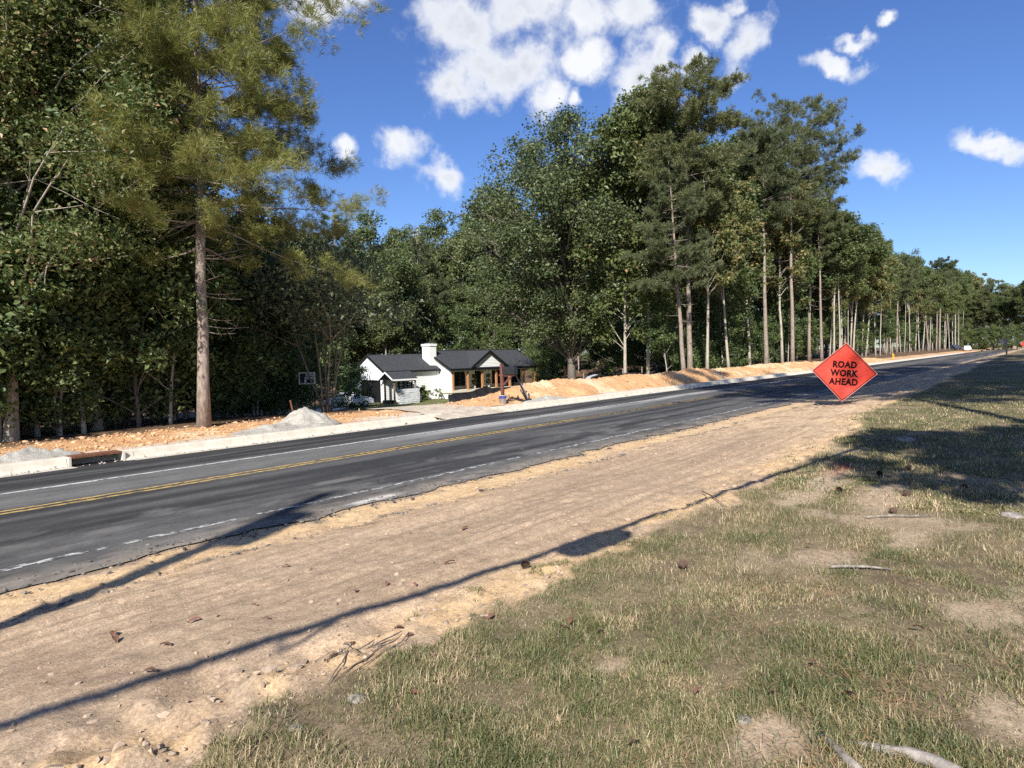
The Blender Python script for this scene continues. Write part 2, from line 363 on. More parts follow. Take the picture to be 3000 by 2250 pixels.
def lerp(a, b, t): return a*(1-t[..., None])+b*t[..., None]
BARE = [(at(1781, 1207, .25), .55, .28), (at(1790, 1040, .25), 1.5, .35), (at(1900, 1075, .25), 1.1, .4), (at(1730, 1070, .25), .9, .3), (at(1650, 1600, .25), .3, .2),
        (at(2130, 1330, .25), .5, .3), (at(1960, 1160, .25), .5, .25), (at(2190, 1560, .25), .3, .2), (at(1330, 1440, .25), .25, .12)]
def bare_mask(u, v):
    b = np.zeros_like(u)
    for c, ru, rv in BARE:
        q = np.sqrt(((u-c[0])/ru)**2+((v-c[1])/rv)**2)
        b = np.maximum(b, 1-sst(.4, 1.1, q+.8*(fbm(u*5, v*5, 3, 61)-.5)))
    b = np.maximum(b, .75*sst(.56, .68, fbm(u*1.1+4, v*1.1, 4, 63))*sst(3, 6, u))
    return b
def zone(u, v):
    C = lambda *c: np.array(c)
    el = edge_lawn(u)+.35*(fbm(u*4, v*4, 3, 71)-.5); en = edge_near(u)+.2*(fbm(u*3, v*5, 3, 72)-.5)
    n = fbm(u*.8, v*.8, 4, 73); n2 = fbm(u*3.5, v*3.5, 4, 74)
    tan = lerp(C(.375, .27, .18), C(.50, .37, .25), n2)
    sand = lerp(C(.60, .40, .20), C(.70, .50, .30), n2)
    c = tan
    tan = tan*(.86+.28*sst(.3, .7, .6*fbm(u*.35+3, v*7.5, 3, 77)+.4*fbm(u*.2, v*16+.4*u, 2, 78)))[..., None]; c = tan
    sandm = np.exp(-((v-en+.35)/.55)**2)*sst(.35, .55, n+.15)+.95*np.exp(-((v-el-.2)/.38)**2)*sst(.38, .6, fbm(u*1.4, v*1.4, 3, 75)+.12)
    c = lerp(c, sand, np.clip(sandm, 0, 1))
    c = lerp(c, np.broadcast_to(C(.62, .46, .29), c.shape), .75*sst(12, 17, u)*(v > el)*sst(.35, .6, n2))
    dark = np.exp(-((v-en+.85)/.10)**2)*sst(.5, .62, fbm(u*2.5, v*6, 3, 76))
    c = lerp(c, np.broadcast_to(C(.14, .11, .085), c.shape), np.clip(dark, 0, 1)*.8)
    c = lerp(c, np.broadcast_to(C(.24, .20, .17), c.shape), .55*np.exp(-((u-1.0)/1.2)**2-((v-2.9)/.55)**2)*sst(.4, .6, n2))
    spill = np.exp(-((v-en-.05)/.16)**2)
    c = lerp(c, np.broadcast_to(C(.17, .155, .14), c.shape), .7*spill*sst(.4, .6, n2))
    soil = lerp(C(.13, .10, .062), C(.29, .22, .14), n2)
    soil = lerp(soil, lerp(C(.40, .30, .20), C(.52, .40, .28), n2), .85*bare_mask(u, v))
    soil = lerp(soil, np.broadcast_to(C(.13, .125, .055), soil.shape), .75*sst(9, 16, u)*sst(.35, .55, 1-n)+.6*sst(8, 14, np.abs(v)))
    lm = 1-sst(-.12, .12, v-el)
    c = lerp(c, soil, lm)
    # far side
    clay = lerp(C(.47, .25, .115), C(.66, .41, .22), fbm(u*2, v*2, 4, 81))
    clay = lerp(clay, np.broadcast_to(C(.68, .52, .33), clay.shape), .8*sst(.55, .7, fbm(u*.7, v*.9, 3, 82)))
    pale = np.broadcast_to(C(.62, .56, .47), clay.shape)
    clay = lerp(clay, pale, np.exp(-((v-15.6)/.45)**2)*sst(.4, .6, fbm(u*.8, v, 3, 83)))
    clay = lerp(clay, pale, .9*sst(12.5, 13.5, u)*(1-sst(17.5, 19, u))*(1-sst(15.9, 17.2, v+.6*(n2-.5))))
    litter = lerp(C(.10, .065, .04), C(.19, .12, .075), n2)
    fl = 19.6+1.3*(fbm(u*.6, v*0, 3, 84)-.5)-1.2*sst(12, 20, u)
    c2 = lerp(clay, litter, sst(-.35, .35, v-fl+.8*(n2-.5)))
    yard = sst(0, 1.6, u-(18.2+np.clip(v-19, 0, 40)*.42)+1.2*(n2-.5))*(1-sst(60, 66, u))*sst(18, 20, v)*(1-sst(56, 62, v))
    grass = lerp(C(.10, .12, .04), C(.20, .19, .085), n2)
    c2 = lerp(c2, grass, yard)
    return np.where((v > 14)[..., None], c2, c)

def grid(U, Vv):
    UU, VV = np.meshgrid(U, Vv, indexing='ij'); nu, nv = UU.shape
    i = np.arange(nu*nv).reshape(nu, nv)
    Q = np.stack([i[:-1, :-1], i[1:, :-1], i[1:, 1:], i[:-1, 1:]], -1).reshape(-1, 4)
    return UU, VV, Q
def setcol(me, name, C):
    a = me.color_attributes.new(name, 'FLOAT_COLOR', 'POINT')
    C = np.concatenate([C.reshape(-1, 3), np.ones((C.size//3, 1))], 1).astype(np.float32); a.data.foreach_set('color', C.ravel())
U = np.unique(np.concatenate([np.linspace(-1500, -60, 9), np.arange(-60, -2, 2.0), np.arange(-2, 14, .05), np.arange(14, 24, .1), np.arange(24, 60, .35), np.arange(60, 150, 1.5), np.arange(150, 400, 10), np.linspace(400, 2200, 8)]).round(3))
Vv = np.unique(np.concatenate([np.linspace(-1500, -40, 8), np.arange(-40, -1, 2.0), np.arange(-1, 7.6, .05), np.arange(7.6, 15.2, .8), [15.27, 15.29], np.arange(15.35, 21, .1), np.arange(21, 62, 1.0), np.arange(62, 120, 8), np.linspace(120, 2200, 8)]).round(3))
UU, VV, Q = grid(U, Vv)
ZZ = terrain(UU, VV)
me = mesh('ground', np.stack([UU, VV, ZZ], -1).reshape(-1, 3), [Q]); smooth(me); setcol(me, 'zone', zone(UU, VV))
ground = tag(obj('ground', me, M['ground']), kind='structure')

# ------------------------------------------------------------------ the road and its markings
def crown(v): return .0+0*v
U = np.unique(np.concatenate([np.arange(-300, -2, 6.0), np.arange(-2, 30, .12), np.arange(30, 80, .5), np.arange(80, 244, 6.0)]).round(3))
UU, VV, Q = grid(U, np.linspace(0, 1, 90))
en = edge_near(UU); Y = en+VV*(14.62-en)
st = fbm(UU*.22+Y*.5, Y*3.2, 4, 91); st2 = fbm(UU*.12+Y*.2, Y*1.2, 4, 92); fn = fbm(UU*5, Y*5, 3, 93)
c = lerp(np.array([.042, .042, .043]), np.array([.105, .103, .10]), sst(.35, .7, st))
c = lerp(c, np.broadcast_to(np.array([.165, .162, .155]), c.shape), .85*sst(11.0, 11.4, Y)*(1-sst(12.5, 13.0, Y))*(.45+.55*sst(.3, .6, st2)))
c = lerp(c, np.broadcast_to(np.array([.030, .030, .032]), c.shape), .75*sst(13.0, 13.4, Y))
c = lerp(c, np.broadcast_to(np.array([.11, .106, .10]), c.shape), .7*sst(13.1, 13.3, Y)*sst(.5, .62, st)*(1-sst(13.9, 14.2, Y)))
chalk = np.exp(-((Y-12.35-.02*(UU-14))/.38)**2)*sst(9, 14, UU)*(1-sst(28, 36, UU))*sst(.30, .6, fbm(UU*.35, Y*5, 3, 94))
c = lerp(c, np.broadcast_to(np.array([.42, .41, .39]), c.shape), np.clip(chalk, 0, 1)*.8)
dust = (1-sst(.15, .75, Y-en+.5*(fn-.5)))*sst(.3, .62, fn+.1)
c = lerp(c, np.broadcast_to(np.array([.38, .32, .25]), c.shape), dust*.6)
wear = sst(.55, .66, fbm(UU*1.2, Y*3.5, 4, 95))*(1-sst(8.9, 9.7, Y))
c = lerp(c, np.broadcast_to(np.array([.17, .16, .148]), c.shape), wear*.7)
c = lerp(c, np.broadcast_to(np.array([.62, .58, .52]), c.shape), .8*(1-sst(.5, 1.0, np.sqrt(((UU-6.15)/.55)**2+((Y-7.22)/.12)**2)+.5*(fn-.5))))
me = mesh('road', np.stack([UU, Y, .004+.012*(fbm(UU*.5, Y*.8, 3, 96)-.5)*0+0*Y], -1).reshape(-1, 3), [Q]); smooth(me); setcol(me, 'zone', c)
road = tag(obj('road', me, M['asphalt']), kind='structure')
def paint(name, c, worn):
    m_, t, p, o = mat_new(name); g = new(t, 'ShaderNodeNewGeometry')
    mp = new(t, 'ShaderNodeMapping'); link(t, g.outputs['Position'], mp.inputs[0]); mp.inputs['Scale'].default_value = (.5, 1, 1)
    f = ramp(t, noise(t, mp.outputs[0], 14, 6, .75), .5-worn-.08, .5-worn+.08)
    link(t, mixc(t, f, (.07, .068, .066), c), p.inputs['Base Color']); p.inputs['Roughness'].default_value = .75
    return m_
M['paint_white'] = paint('white_road_paint', (.62, .61, .58), .06); M['paint_yellow'] = paint('yellow_road_paint', (.55, .38, .13), .03)
M['paint_old'] = paint('worn_white_paint', (.58, .57, .54), -.02); M['paint_faded'] = paint('faded_yellow_paint', (.45, .31, .10), -.01)
def stripe(name, v, w, u0, u1, mat, label_kind='structure', jit=.012, gaps=0.0, seed=1, z=.008):
    r_ = np.random.default_rng(seed); b = MB(); u = u0
    while u < u1:
        L = min((.11 if gaps else .5)*(1+max(0, u)/12), u1-u)
        if r_.random() >= gaps:
            j = r_.normal(0, jit, 4)
            b.add([(u, v-w/2+j[0], z), (u+L, v-w/2+j[1], z), (u+L, v+w/2+j[2], z), (u, v+w/2+j[3], z)], [[(0, 1, 2, 3)]])
        u += L
    return tag(b.build(name, mat), kind='structure')
stripe('road_marking', 7.78, .10, -30, 60, M['paint_old'], gaps=.10, jit=.02, seed=3)
stripe('road_marking', 10.80, .10, -60, 17, M['paint_yellow'], seed=4); stripe('road_marking', 10.80, .10, 17, 236, M['paint_faded'], seed=5, gaps=.1)
stripe('road_marking', 11.00, .10, -60, 17, M['paint_yellow'], seed=4); stripe('road_marking', 11.00, .10, 17, 236, M['paint_faded'], seed=5, gaps=.1)
stripe('road_marking', 12.55, .10, -60, 60, M['paint_white'], seed=6)

# kerb and gutter: cast sections with joints
prof = [(14.50, -.05), (14.50, .012), (14.98, -.012), (15.03, .02), (15.07, .135), (15.12, .16), (15.28, .16), (15.34, .14), (15.36, -.05)]
def kerb_mesh(L):
    b = MB(); n = len(prof)
    V = [(x, y-14.5, z) for x in (0.006, L-.006) for y, z in prof]
    b.add(V, [[(i, n+i, n+(i+1) % n, (i+1) % n) for i in range(n)], ]); b.P.setdefault(n, []).append(np.array([list(range(n)), list(range(n, 2*n))[::-1]]))
    return b.me('kerb_section')
km = kerb_mesh(3.0); km.materials.append(M['concrete'])
kerb = tag(empty('kerb', (0, 14.5, 0)), kind='structure')
for k in range(-6, 56):
    u0 = 6.3+3*k
    if k == -1:                       # the drain inlet stands here: two short stubs
        obj('kerb_section', kerb_mesh(1.76), M['concrete'], kerb, (3.30, 0, 0)); obj('kerb_section', kerb_mesh(.18), M['concrete'], kerb, (6.12, 0, 0)); continue
    if 3 <= k < 4: continue           # the driveway opening
    obj('kerb_section', km, None, kerb, (u0, 0, 0))
# rounded kerb end at the driveway
b = MB()
pts = [(15.2, 15.2, .07), (15.65, 15.25, .07), (15.95, 15.5, .06), (16.05, 15.9, .03)]
b.tube(pts, [.11, .11, .10, .07], 10); b.build('kerb_end', M['concrete'], kerb, loc=(0, -14.5, 0))
# drain inlet with its rusty steel lintel
dr = tag(empty('drain_inlet', (5.59, 15.0, 0)), 'rusty steel storm drain inlet set into the concrete kerb', 'drain inlet')
MB().box((-.47, .0, .125), (.47, .36, .166)).build('cover_plate', M['rust'], dr)
MB().box((-.47, .30, -.05), (.47, .34, .124)).build('back_plate', M['iron_dark'], dr)
MB().box((-.52, -.02, -.04), (-.472, .34, .158)).build('side_wall', M['concrete'], dr)
MB().box((.472, -.02, -.04), (.52, .34, .158)).build('side_wall', M['concrete'], dr)
MB().box((-.52, -.48, -.06), (.52, .29, -.03)).build('gutter_floor', M['iron_dark'], dr)
# concrete apron and drive to the garage
path = [(17.0, 14.62), (17.0, 16.5), (18.0, 22), (22, 32), (30, 43.5), (38, 51.5), (45.5, 56)]
b = MB(); V = []; Pp = []
ps = []
for i in range(len(path)-1):
    for t in np.linspace(0, 1, 9)[:-1]: ps.append((path[i][0]*(1-t)+path[i+1][0]*t, path[i][1]*(1-t)+path[i+1][1]*t))
ps.append(path[-1])
for i, (x, y) in enumerate(ps):
    a = ps[max(0, i-1)]; c_ = ps[min(len(ps)-1, i+1)]; d = Vector((c_[0]-a[0], c_[1]-a[1], 0)).normalized(); nrm = Vector((-d.y, d.x, 0)); w = 1.35
    for s_ in (-1, -.33, .33, 1):
        q = Vector((x, y, 0))+nrm*s_*w; q.y = max(q.y, 14.55)
        V.append((q.x, q.y, max(.012, tz(q.x, q.y)+.03) if q.y < 15.4 else tz(q.x, q.y)+.035))
for i in range(len(ps)-1):
    for k in range(3): Pp.append((i*4+k, i*4+k+1, (i+1)*4+k+1, (i+1)*4+k))
b.add(V, [Pp]); b.add([(15.2, 14.52, .014), (18.35, 14.52, .014), (18.35, 15.75, .19), (15.2, 15.75, .19)], [[(0, 1, 2, 3)]]); tag(b.build('driveway', simple('driveway_gravel', (.55, .47, .37), .9, .3, 3, .6, 30), sm=True), kind='structure')

# ------------------------------------------------------------------ piles of earth
def heap(name, u0, u1, v0, v1, h, mat, colr, seed, du=.11, lump=.22):
    Ua = np.arange(u0, u1+du, du); Va = np.arange(v0, v1+du, du); UU, VV, Q = grid(Ua, Va)
    z = h(UU, VV); e = sst(.0, .16, z)
    z = z+e*(lump*(fbm(UU*1.6, VV*1.6, 4, seed)-.45)+.12*(np.abs(fbm(UU*4, VV*4, 3, seed+3)-.5)*2-.3)+.04*(fbm(UU*11, VV*11, 2, seed+5)-.5))
    zt = terrain(UU, VV, False); Z = np.where(e > .01, zt+z, zt-.25)
    me = mesh(name, np.stack([UU, VV, Z], -1).reshape(-1, 3), [Q]); smooth(me); setcol(me, 'zone', colr(UU, VV, z))
    return obj(name, me, mat)
def berm_h(u, v):
    crest = .60*(.28*sst(17.6, 19.5, u)+.72*sst(19.6, 23.5, u))*(1-.35*sst(62, 80, u))*(1-sst(92, 105, u))*(.75+.5*fbm(u*.35, v*0, 3, 101)); w = 1.25+.3*fbm(u*.5, v*0, 2, 102)
    vc = 17.25+.25*(fbm(u*.3, v*0, 2, 103)-.5)-.55*(1-sst(18, 23, u))
    q = np.clip(1-np.abs(v-vc)/w, 0, 1); return crest*q**.75
def clay_col(u, v, z):
    n = fbm(u*2, v*2, 4, 111); c_ = lerp(np.array([.50, .27, .12]), np.array([.70, .44, .235]), n)
    return lerp(c_, np.broadcast_to(np.array([.74, .55, .35]), c_.shape), .8*sst(.5, .66, fbm(u*.8, v*1.1, 3, 112)))
tag(heap('dirt_berm', 16.5, 106, 15.5, 19.2, berm_h, M['clay'], clay_col, 105), 'long lumpy bank of freshly dug orange clay behind the far kerb', 'dirt bank')
def pile_h(cs):
    def f(u, v):
        z = np.full(np.shape(u), -1.0)
        for cu, cv, ru, rv, hh in cs: z = np.maximum(z, hh*(1-np.sqrt(((u-cu)/ru)**2+((v-cv)/rv)**2)))
        return np.where(z > 0, z, 0)
    return f
gcol = lambda u, v, z: lerp(np.array([.40, .37, .32]), np.array([.56, .53, .46]), fbm(u*6, v*6, 3, 121))
M['gravel_v'] = vcmat('gravel', 'zone', fine=((45, .45), (120, .3)), bump=.9, bscale=60, bdist=.03)
tag(heap('gravel_pile', 8.0, 12.8, 14.9, 17.9, pile_h([(11.35, 16.25, 1.05, .95, .50), (10.15, 15.95, 1.35, .7, .17), (11.1, 15.4, .75, .45, .13)]), M['gravel_v'], gcol, 122, .05, .13), 'conical pile of pale grey gravel heaped on the kerb by the drive', 'gravel pile')
tag(heap('gravel_pile', 1.2, 6.0, 15.3, 17.4, pile_h([(4.7, 15.95, 1.0, .5, .22), (3.2, 16.0, 1.9, .6, .22), (5.2, 15.9, .5, .4, .16)]), M['gravel_v'], gcol, 126, .05, .04), 'low spread of grey gravel behind the kerb by the drain inlet', 'gravel pile')
tag(heap('gravel_pile', 20.6, 24.6, 15.3, 16.6, pile_h([(22.3, 15.75, 1.5, .42, .20), (21.3, 15.7, .7, .35, .10)]), M['gravel_v'], gcol, 127, .05, .03), 'small grey gravel heap in front of the clay bank near the mailbox', 'gravel pile')

# ------------------------------------------------------------------ loose stuff on the ground
ICO = None
def ico():
    bm_ = bmesh.new(); bmesh.ops.create_icosphere(bm_, subdivisions=1, radius=1); V = np.array([v.co[:] for v in bm_.verts]); T = np.array([[v.index for v in f.verts] for f in bm_.faces]); bm_.free(); return V, T
IV, IT = ico()
def stones(name, P, size, mat, seed, flat=.6):
    r_ = np.random.default_rng(seed); n = len(P); k = len(IV)
    d = 1+.35*r_.normal(size=(n, k, 1)).clip(-1, 1); sc_ = size[:, None, None]*(.6+.8*r_.random((n, 1, 3))); sc_[:, :, 2] *= flat
    a = r_.random(n)*6.28; c_, s_ = np.cos(a), np.sin(a)
    V = IV[None]*d*sc_; X = V[..., 0]*c_[:, None]-V[..., 1]*s_[:, None]; Y_ = V[..., 0]*s_[:, None]+V[..., 1]*c_[:, None]
    V = np.stack([X, Y_, V[..., 2]], -1)+P[:, None, :]
    T = (IT[None]+(np.arange(n)*k)[:, None, None]).reshape(-1, 3)
    return obj(name, mesh(name, V.reshape(-1, 3), [T]), mat)
def islandmat(name, a, b_):
    m_, t, p, o = mat_new(name); g = new(t, 'ShaderNodeNewGeometry'); link(t, mixc(t, g.outputs['Random Per Island'], a, b_), p.inputs['Base Color']); p.inputs['Roughness'].default_value = .95
    b = new(t, 'ShaderNodeBump'); b.inputs['Strength'].default_value = .5; b.inputs['Distance'].default_value = .01; link(t, noise(t, g.outputs['Position'], 70, 4), b.inputs['Height']); link(t, b.outputs[0], p.inputs['Normal'])
    return m_
r_ = np.random.default_rng(31)
N = 9500
u = r_.uniform(-1, 16, N); el = edge_lawn(u); en = edge_near(u)
pick = r_.random(N); v = np.where(pick < .45, el+np.abs(r_.normal(0, .45, N)), np.where(pick < .62, en-.75+r_.normal(0, .13, N), el+r_.random(N)*(en-el)))
near = 1.3*np.exp(-((u-1.2)/1.4)**2-((v-3.1)/.9)**2); keep = (v < en+.15) & ((r_.random(N) < .25+.75*near+.3*(pick < .62))); u, v = u[keep], v[keep]
sz = np.clip(r_.lognormal(-4.85, .55, len(u)), .004, .035)
tag(stones('soil_clods', np.stack([u, v, terrain(u, v)+sz*.15], -1), sz, islandmat('soil_clod', (.28, .21, .15), (.50, .38, .27)), 32), 'scattered tan soil clods and pebbles over the bare shoulder', 'soil clods', kind='stuff')
N = 4200
u = np.where(r_.random(N) < .45, r_.uniform(2, 15, N), r_.uniform(17.5, 75, N)); v = np.where(u < 16, r_.uniform(15.5, 20.2, N), 16.0+np.abs(r_.normal(0, 1.0, N)))
zb = np.where(u > 16.4, np.maximum(terrain(u, v, False)+berm_h(u, v)*.96, terrain(u, v)), terrain(u, v)); sz = np.clip(r_.lognormal(-3.7, .55, N), .012, .09)*np.where(u < 16, .8, 1)
tag(stones('clay_clods', np.stack([u, v, zb+.02], -1), sz, islandmat('clay_clod', (.50, .27, .13), (.72, .47, .27)), 33), 'orange clay clods strewn along the far verge', 'clay clods', kind='stuff')
N = 700
u = r_.uniform(0, 40, N); v = 14.52+np.abs(r_.normal(0, .18, N)); sz = np.clip(r_.lognormal(-4.2, .5, N), .006, .05)
tag(stones('gutter_debris', np.stack([u, v, .015+sz*.2], -1), sz, islandmat('gutter_grit', (.20, .18, .16), (.70, .64, .56)), 34), 'pale grit and crumbs of asphalt lying in the gutter', 'grit', kind='stuff')
N = 2600
u = r_.uniform(-1, 22, N); v = edge_near(u)+np.where(r_.random(N) < .6, r_.normal(.05, .16, N), -.86+r_.normal(0, .05, N)+.12*(fbm(u*1.5, u*0, 2, 151)-.5)); v = np.where((v < edge_near(u)-.5) & (fbm(u*2.5, u*0, 2, 152) < .5), edge_near(u)+.05, v); sz = np.clip(r_.lognormal(-4.6, .5, N), .004, .03)
tag(stones('asphalt_crumbs', np.stack([u, v, np.maximum(terrain(u, v), .004)+sz*.2], -1), sz, islandmat('asphalt_crumb', (.06, .058, .055), (.22, .2, .18)), 35), 'dark crumbs of asphalt along the ragged road edge', 'crumbs', kind='stuff')

# lawn: grass blades
def blades(n, pos_fn, seed, hmin, hmax, w):
    r_ = np.random.default_rng(seed); u, v = pos_fn(r_, n); z = terrain(u, v); n = len(u)
    a = r_.random(n)*6.28; lean = np.abs(r_.normal(1.15, .42, n)); h = r_.uniform(hmin, hmax, n)*(.35+1.3*sst(.25, .75, fbm(u*3.2, v*3.2, 4, 131))); az = a+r_.normal(0, .6, n)+1.57
    dx, dy = np.cos(a)*w, np.sin(a)*w; lx, ly = np.cos(az), np.sin(az)
    b0 = np.stack([u-dx, v-dy, z-.004], -1); b1 = np.stack([u+dx, v+dy, z-.004], -1)
    s1 = np.sin(lean*.55)*h*.55; c1 = np.cos(lean*.55)*h*.55
    m0 = np.stack([u+lx*s1+dx*.75, v+ly*s1+dy*.75, z+c1], -1); m1 = np.stack([u+lx*s1-dx*.75, v+ly*s1-dy*.75, z+c1], -1)
    s2 = s1+np.sin(lean*1.2)*h*.5; c2 = np.maximum(c1+np.cos(lean*1.2)*h*.5, .003)
    tp = np.stack([u+lx*s2, v+ly*s2, z+c2], -1)
    V = np.stack([b0, b1, m0, m1, tp], 1).reshape(-1, 3); i = np.arange(n)*5
    return V, np.stack([i, i+1, i+2, i+3], -1), np.stack([i+3, i+2, i+4], -1)
def lawn_pos(near):
    def f(r_, n):
        if near:
            d = 1.3+8.0*r_.random(n)**1.25; th = AZ+R(40)-R(84)*r_.random(n)
        else:
            d = 8+26*r_.random(n)**1.4; th = R(17)-R(18)*r_.random(n)
        u = d*np.cos(th); v = d*np.sin(th)
        el = edge_lawn(u)+.35*(fbm(u*4, v*4, 3, 71)-.5)
        tuft = sst(.40, .52, fbm(u*2.3, v*2.3, 4, 133)); bm_ = bare_mask(u, v)
        keep = (v < el) & (r_.random(n) > bm_*.9) & (r_.random(n) < .42+.58*tuft)
        edge = (v >= el) & (v < el+.4) & (fbm(u*3, v*3, 3, 134) > .62)
        k = keep | edge; return u[k], v[k]
    return f
V1, Q1, T1 = blades(380000, lawn_pos(True), 41, .022, .062, .0019)
V2, Q2, T2 = blades(90000, lawn_pos(False), 42, .03, .07, .006)
o_ = len(V1)
tag(obj('lawn_grass', mesh('lawn_grass', np.concatenate([V1, V2]), [np.concatenate([Q1, Q2+o_]), np.concatenate([T1, T2+o_])]), M['grass']), 'thin half dry lawn grass in the foreground', 'grass', kind='stuff')
cr_ = at((1500+1420*.678)/S, (1250+178*.678)/S, .27)
V3, Q3, T3 = blades(420, lambda r_, n: (cr_[0]+r_.normal(0, .30, n), cr_[1]+r_.normal(0, .09, n)), 44, .02, .05, .005)
tag(obj('paint_mark', mesh('paint_mark', V3, [Q3, T3]), M['red_cloth']), 'patch of grass sprayed with red marking paint near the dirt edge', 'paint mark', kind='stuff')
# pine straw on the lawn
def straw_pos(r_, n):
    c_ = np.array([at(1900+r_.normal(0, 200), 1380+r_.normal(0, 160), .25) for _ in range(46)]); k = r_.integers(0, len(c_), n)
    return c_[k, 0]+r_.normal(0, .10, n), c_[k, 1]+r_.normal(0, .08, n)
r_ = np.random.default_rng(51); u, v = straw_pos(r_, 900); a = r_.random(900)*6.28; L = r_.uniform(.06, .14, 900); z = terrain(u, v)+.035
dx, dy = np.cos(a)*L, np.sin(a)*L; px_, py_ = -np.sin(a)*.0016, np.cos(a)*.0016
V = np.stack([np.stack([u-px_, v-py_, z], -1), np.stack([u+px_, v+py_, z], -1), np.stack([u+dx, v+dy, z+r_.normal(0, .012, 900)], -1)], 1).reshape(-1, 3)
tag(obj('pine_straw', mesh('pine_straw', V, [np.arange(2700).reshape(-1, 3)]), simple('pine_straw', (.42, .25, .12), .8, .2, 5)), 'fallen brown pine needles scattered on the lawn', 'pine straw', kind='stuff')

# ------------------------------------------------------------------ trees
def leaf_cloud(P, size, seed, up=.6, aspect=.62, jitter=.35):
    """one folded two-triangle leaf at every point"""
    r_ = np.random.default_rng(seed); n = len(P)
    nrm = r_.normal(size=(n, 3)); nrm[:, 2] = np.abs(nrm[:, 2])*.8+up; nrm /= np.linalg.norm(nrm, axis=1, keepdims=True)
    t = r_.normal(size=(n, 3)); t -= nrm*np.sum(t*nrm, 1, keepdims=True); t /= np.linalg.norm(t, axis=1, keepdims=True)
    b = np.cross(nrm, t); L = size*(1+jitter*r_.normal(size=n).clip(-1.5, 1.5))[:, None]; W = L*aspect/2
    a0 = P-t*L*.5; a2 = P+t*L*.5-nrm*L*.12; s1 = P+b*W+nrm*L*.1; s2 = P-b*W+nrm*L*.1
    V = np.stack([a0, s1, a2, s2], 1).reshape(-1, 3); i = np.arange(n)*4
    return V, np.concatenate([np.stack([i, i+1, i+2], -1), np.stack([i, i+2, i+3], -1)])
def tuft_cloud(P, D, size, seed, k=7, w=.09, spread=.72):
    """needle tufts: k thin triangles fanning round the twig direction D"""
    r_ = np.random.default_rng(seed); n = len(P)
    d = D[:, None, :]*.8+r_.normal(size=(n, k, 3))*spread; d /= np.linalg.norm(d, axis=2, keepdims=True)
    s_ = r_.normal(size=(n, k, 3)); s_ -= d*np.sum(s_*d, 2, keepdims=True); s_ /= np.linalg.norm(s_, axis=2, keepdims=True)
    L = size*r_.uniform(.65, 1.15, (n, k, 1)); tip = P[:, None, :]+d*L; m_ = P[:, None, :]+d*L*.45
    V = np.stack([np.broadcast_to(P[:, None, :], tip.shape)-s_*size*w*.15, m_+s_*size*w, tip], 2).reshape(-1, 3)
    return V, np.arange(n*k*3).reshape(-1, 3)
def wobble_path(a, b, n, r_, amp, sag=0.0):
    a = np.array(a, float); b = np.array(b, float); t = np.linspace(0, 1, n)[:, None]
    p = a*(1-t)+b*t; L = np.linalg.norm(b-a); w = np.cumsum(r_.normal(0, amp*L/n, (n, 3)), 0); w[:, 2] *= .5
    w -= w[0]; w -= t*w[-1]*.6; p = p+w; p[:, 2] -= sag*L*np.sin(np.pi*t[:, 0])
    return p
def hardwood(seed, H, th, rx, trunk_r, nclump, nleaf, leaf, squash=1.0, lean=(0, 0), up=.5, clump_r=.2, limb_r=.35, flat=.72, low=.0, taper=.18):
    """-> wood mesh, crown mesh. th: height of the first limbs; rx: crown radius; crown from th to H"""
    r_ = np.random.default_rng(seed); w = MB()
    top = np.array([lean[0], lean[1], H*.93]); tp = wobble_path((0, 0, 0), top, 11, r_, .03)
    rad = trunk_r*(1-np.linspace(0, 1, 11)*(1-taper)); rad[0] *= 1.35; rad[1] *= 1.04
    tp[0, 2] = -.25; w.tube(tp, rad, 9)
    cz, rz = (H+th)/2, (H-th)/2*1.02; P = []
    for k in range(nclump):
        d = r_.normal(size=3); d /= np.linalg.norm(d); q = r_.random()**.42
        lob = .90+.14*math.sin(3*math.atan2(d[1], d[0])+seed)+.13*math.sin(5*d[2]+seed*2)
        wx = 1-.22*max(0, d[2])**2
        f = np.clip((cz+d[2]*rz*q)/H, 0, 1); ax = np.array([np.interp(f, np.linspace(0, .93, 11), tp[:, 0]), np.interp(f, np.linspace(0, .93, 11), tp[:, 1]), 0])
        c_ = ax+np.array([d[0]*rx*q*lob*wx, d[1]*rx*q*lob*wx*squash, cz+d[2]*rz*q])
        c_[2] = max(c_[2], th*.75+low)
        if k < nclump*.55:                       # a limb to it
            z0 = max(th*.8, c_[2]-np.hypot(c_[0]-ax[0], c_[1]-ax[1])*r_.uniform(.5, 1.1)-.2); z0 = min(z0, H*.88)
            s0 = np.array([np.interp(z0, tp[:, 2], tp[:, i]) for i in range(3)])
            pp = wobble_path(s0, c_, 6, r_, .12, -.06); r0 = trunk_r*limb_r*(1-z0/H*.6)
            w.tube(pp, [r0*(1-t*.8) for t in np.linspace(0, 1, 6)], 5, False)
            for j in range(2):
                e = c_+r_.normal(size=3)*rx*clump_r*.9; w.tube(wobble_path(pp[3+j], e, 4, r_, .15), [r0*.35, r0*.25, r0*.16, r0*.08], 4, False)
        n = int(nleaf/nclump*r_.uniform(.55, 1.45)); rr = rx*clump_r*r_.uniform(.7, 1.35)
        g = r_.normal(size=(n, 3)); g /= np.linalg.norm(g, axis=1, keepdims=True); g *= r_.random((n, 1))**.45*rr; g[:, 2] *= flat
        P.append(c_+g+r_.normal(size=(n, 3))*rr*.18)
    P = np.concatenate(P); V, T = leaf_cloud(P, leaf, seed+1, up)
    return smooth(w.me('wood')), mesh('crown', V, [T])
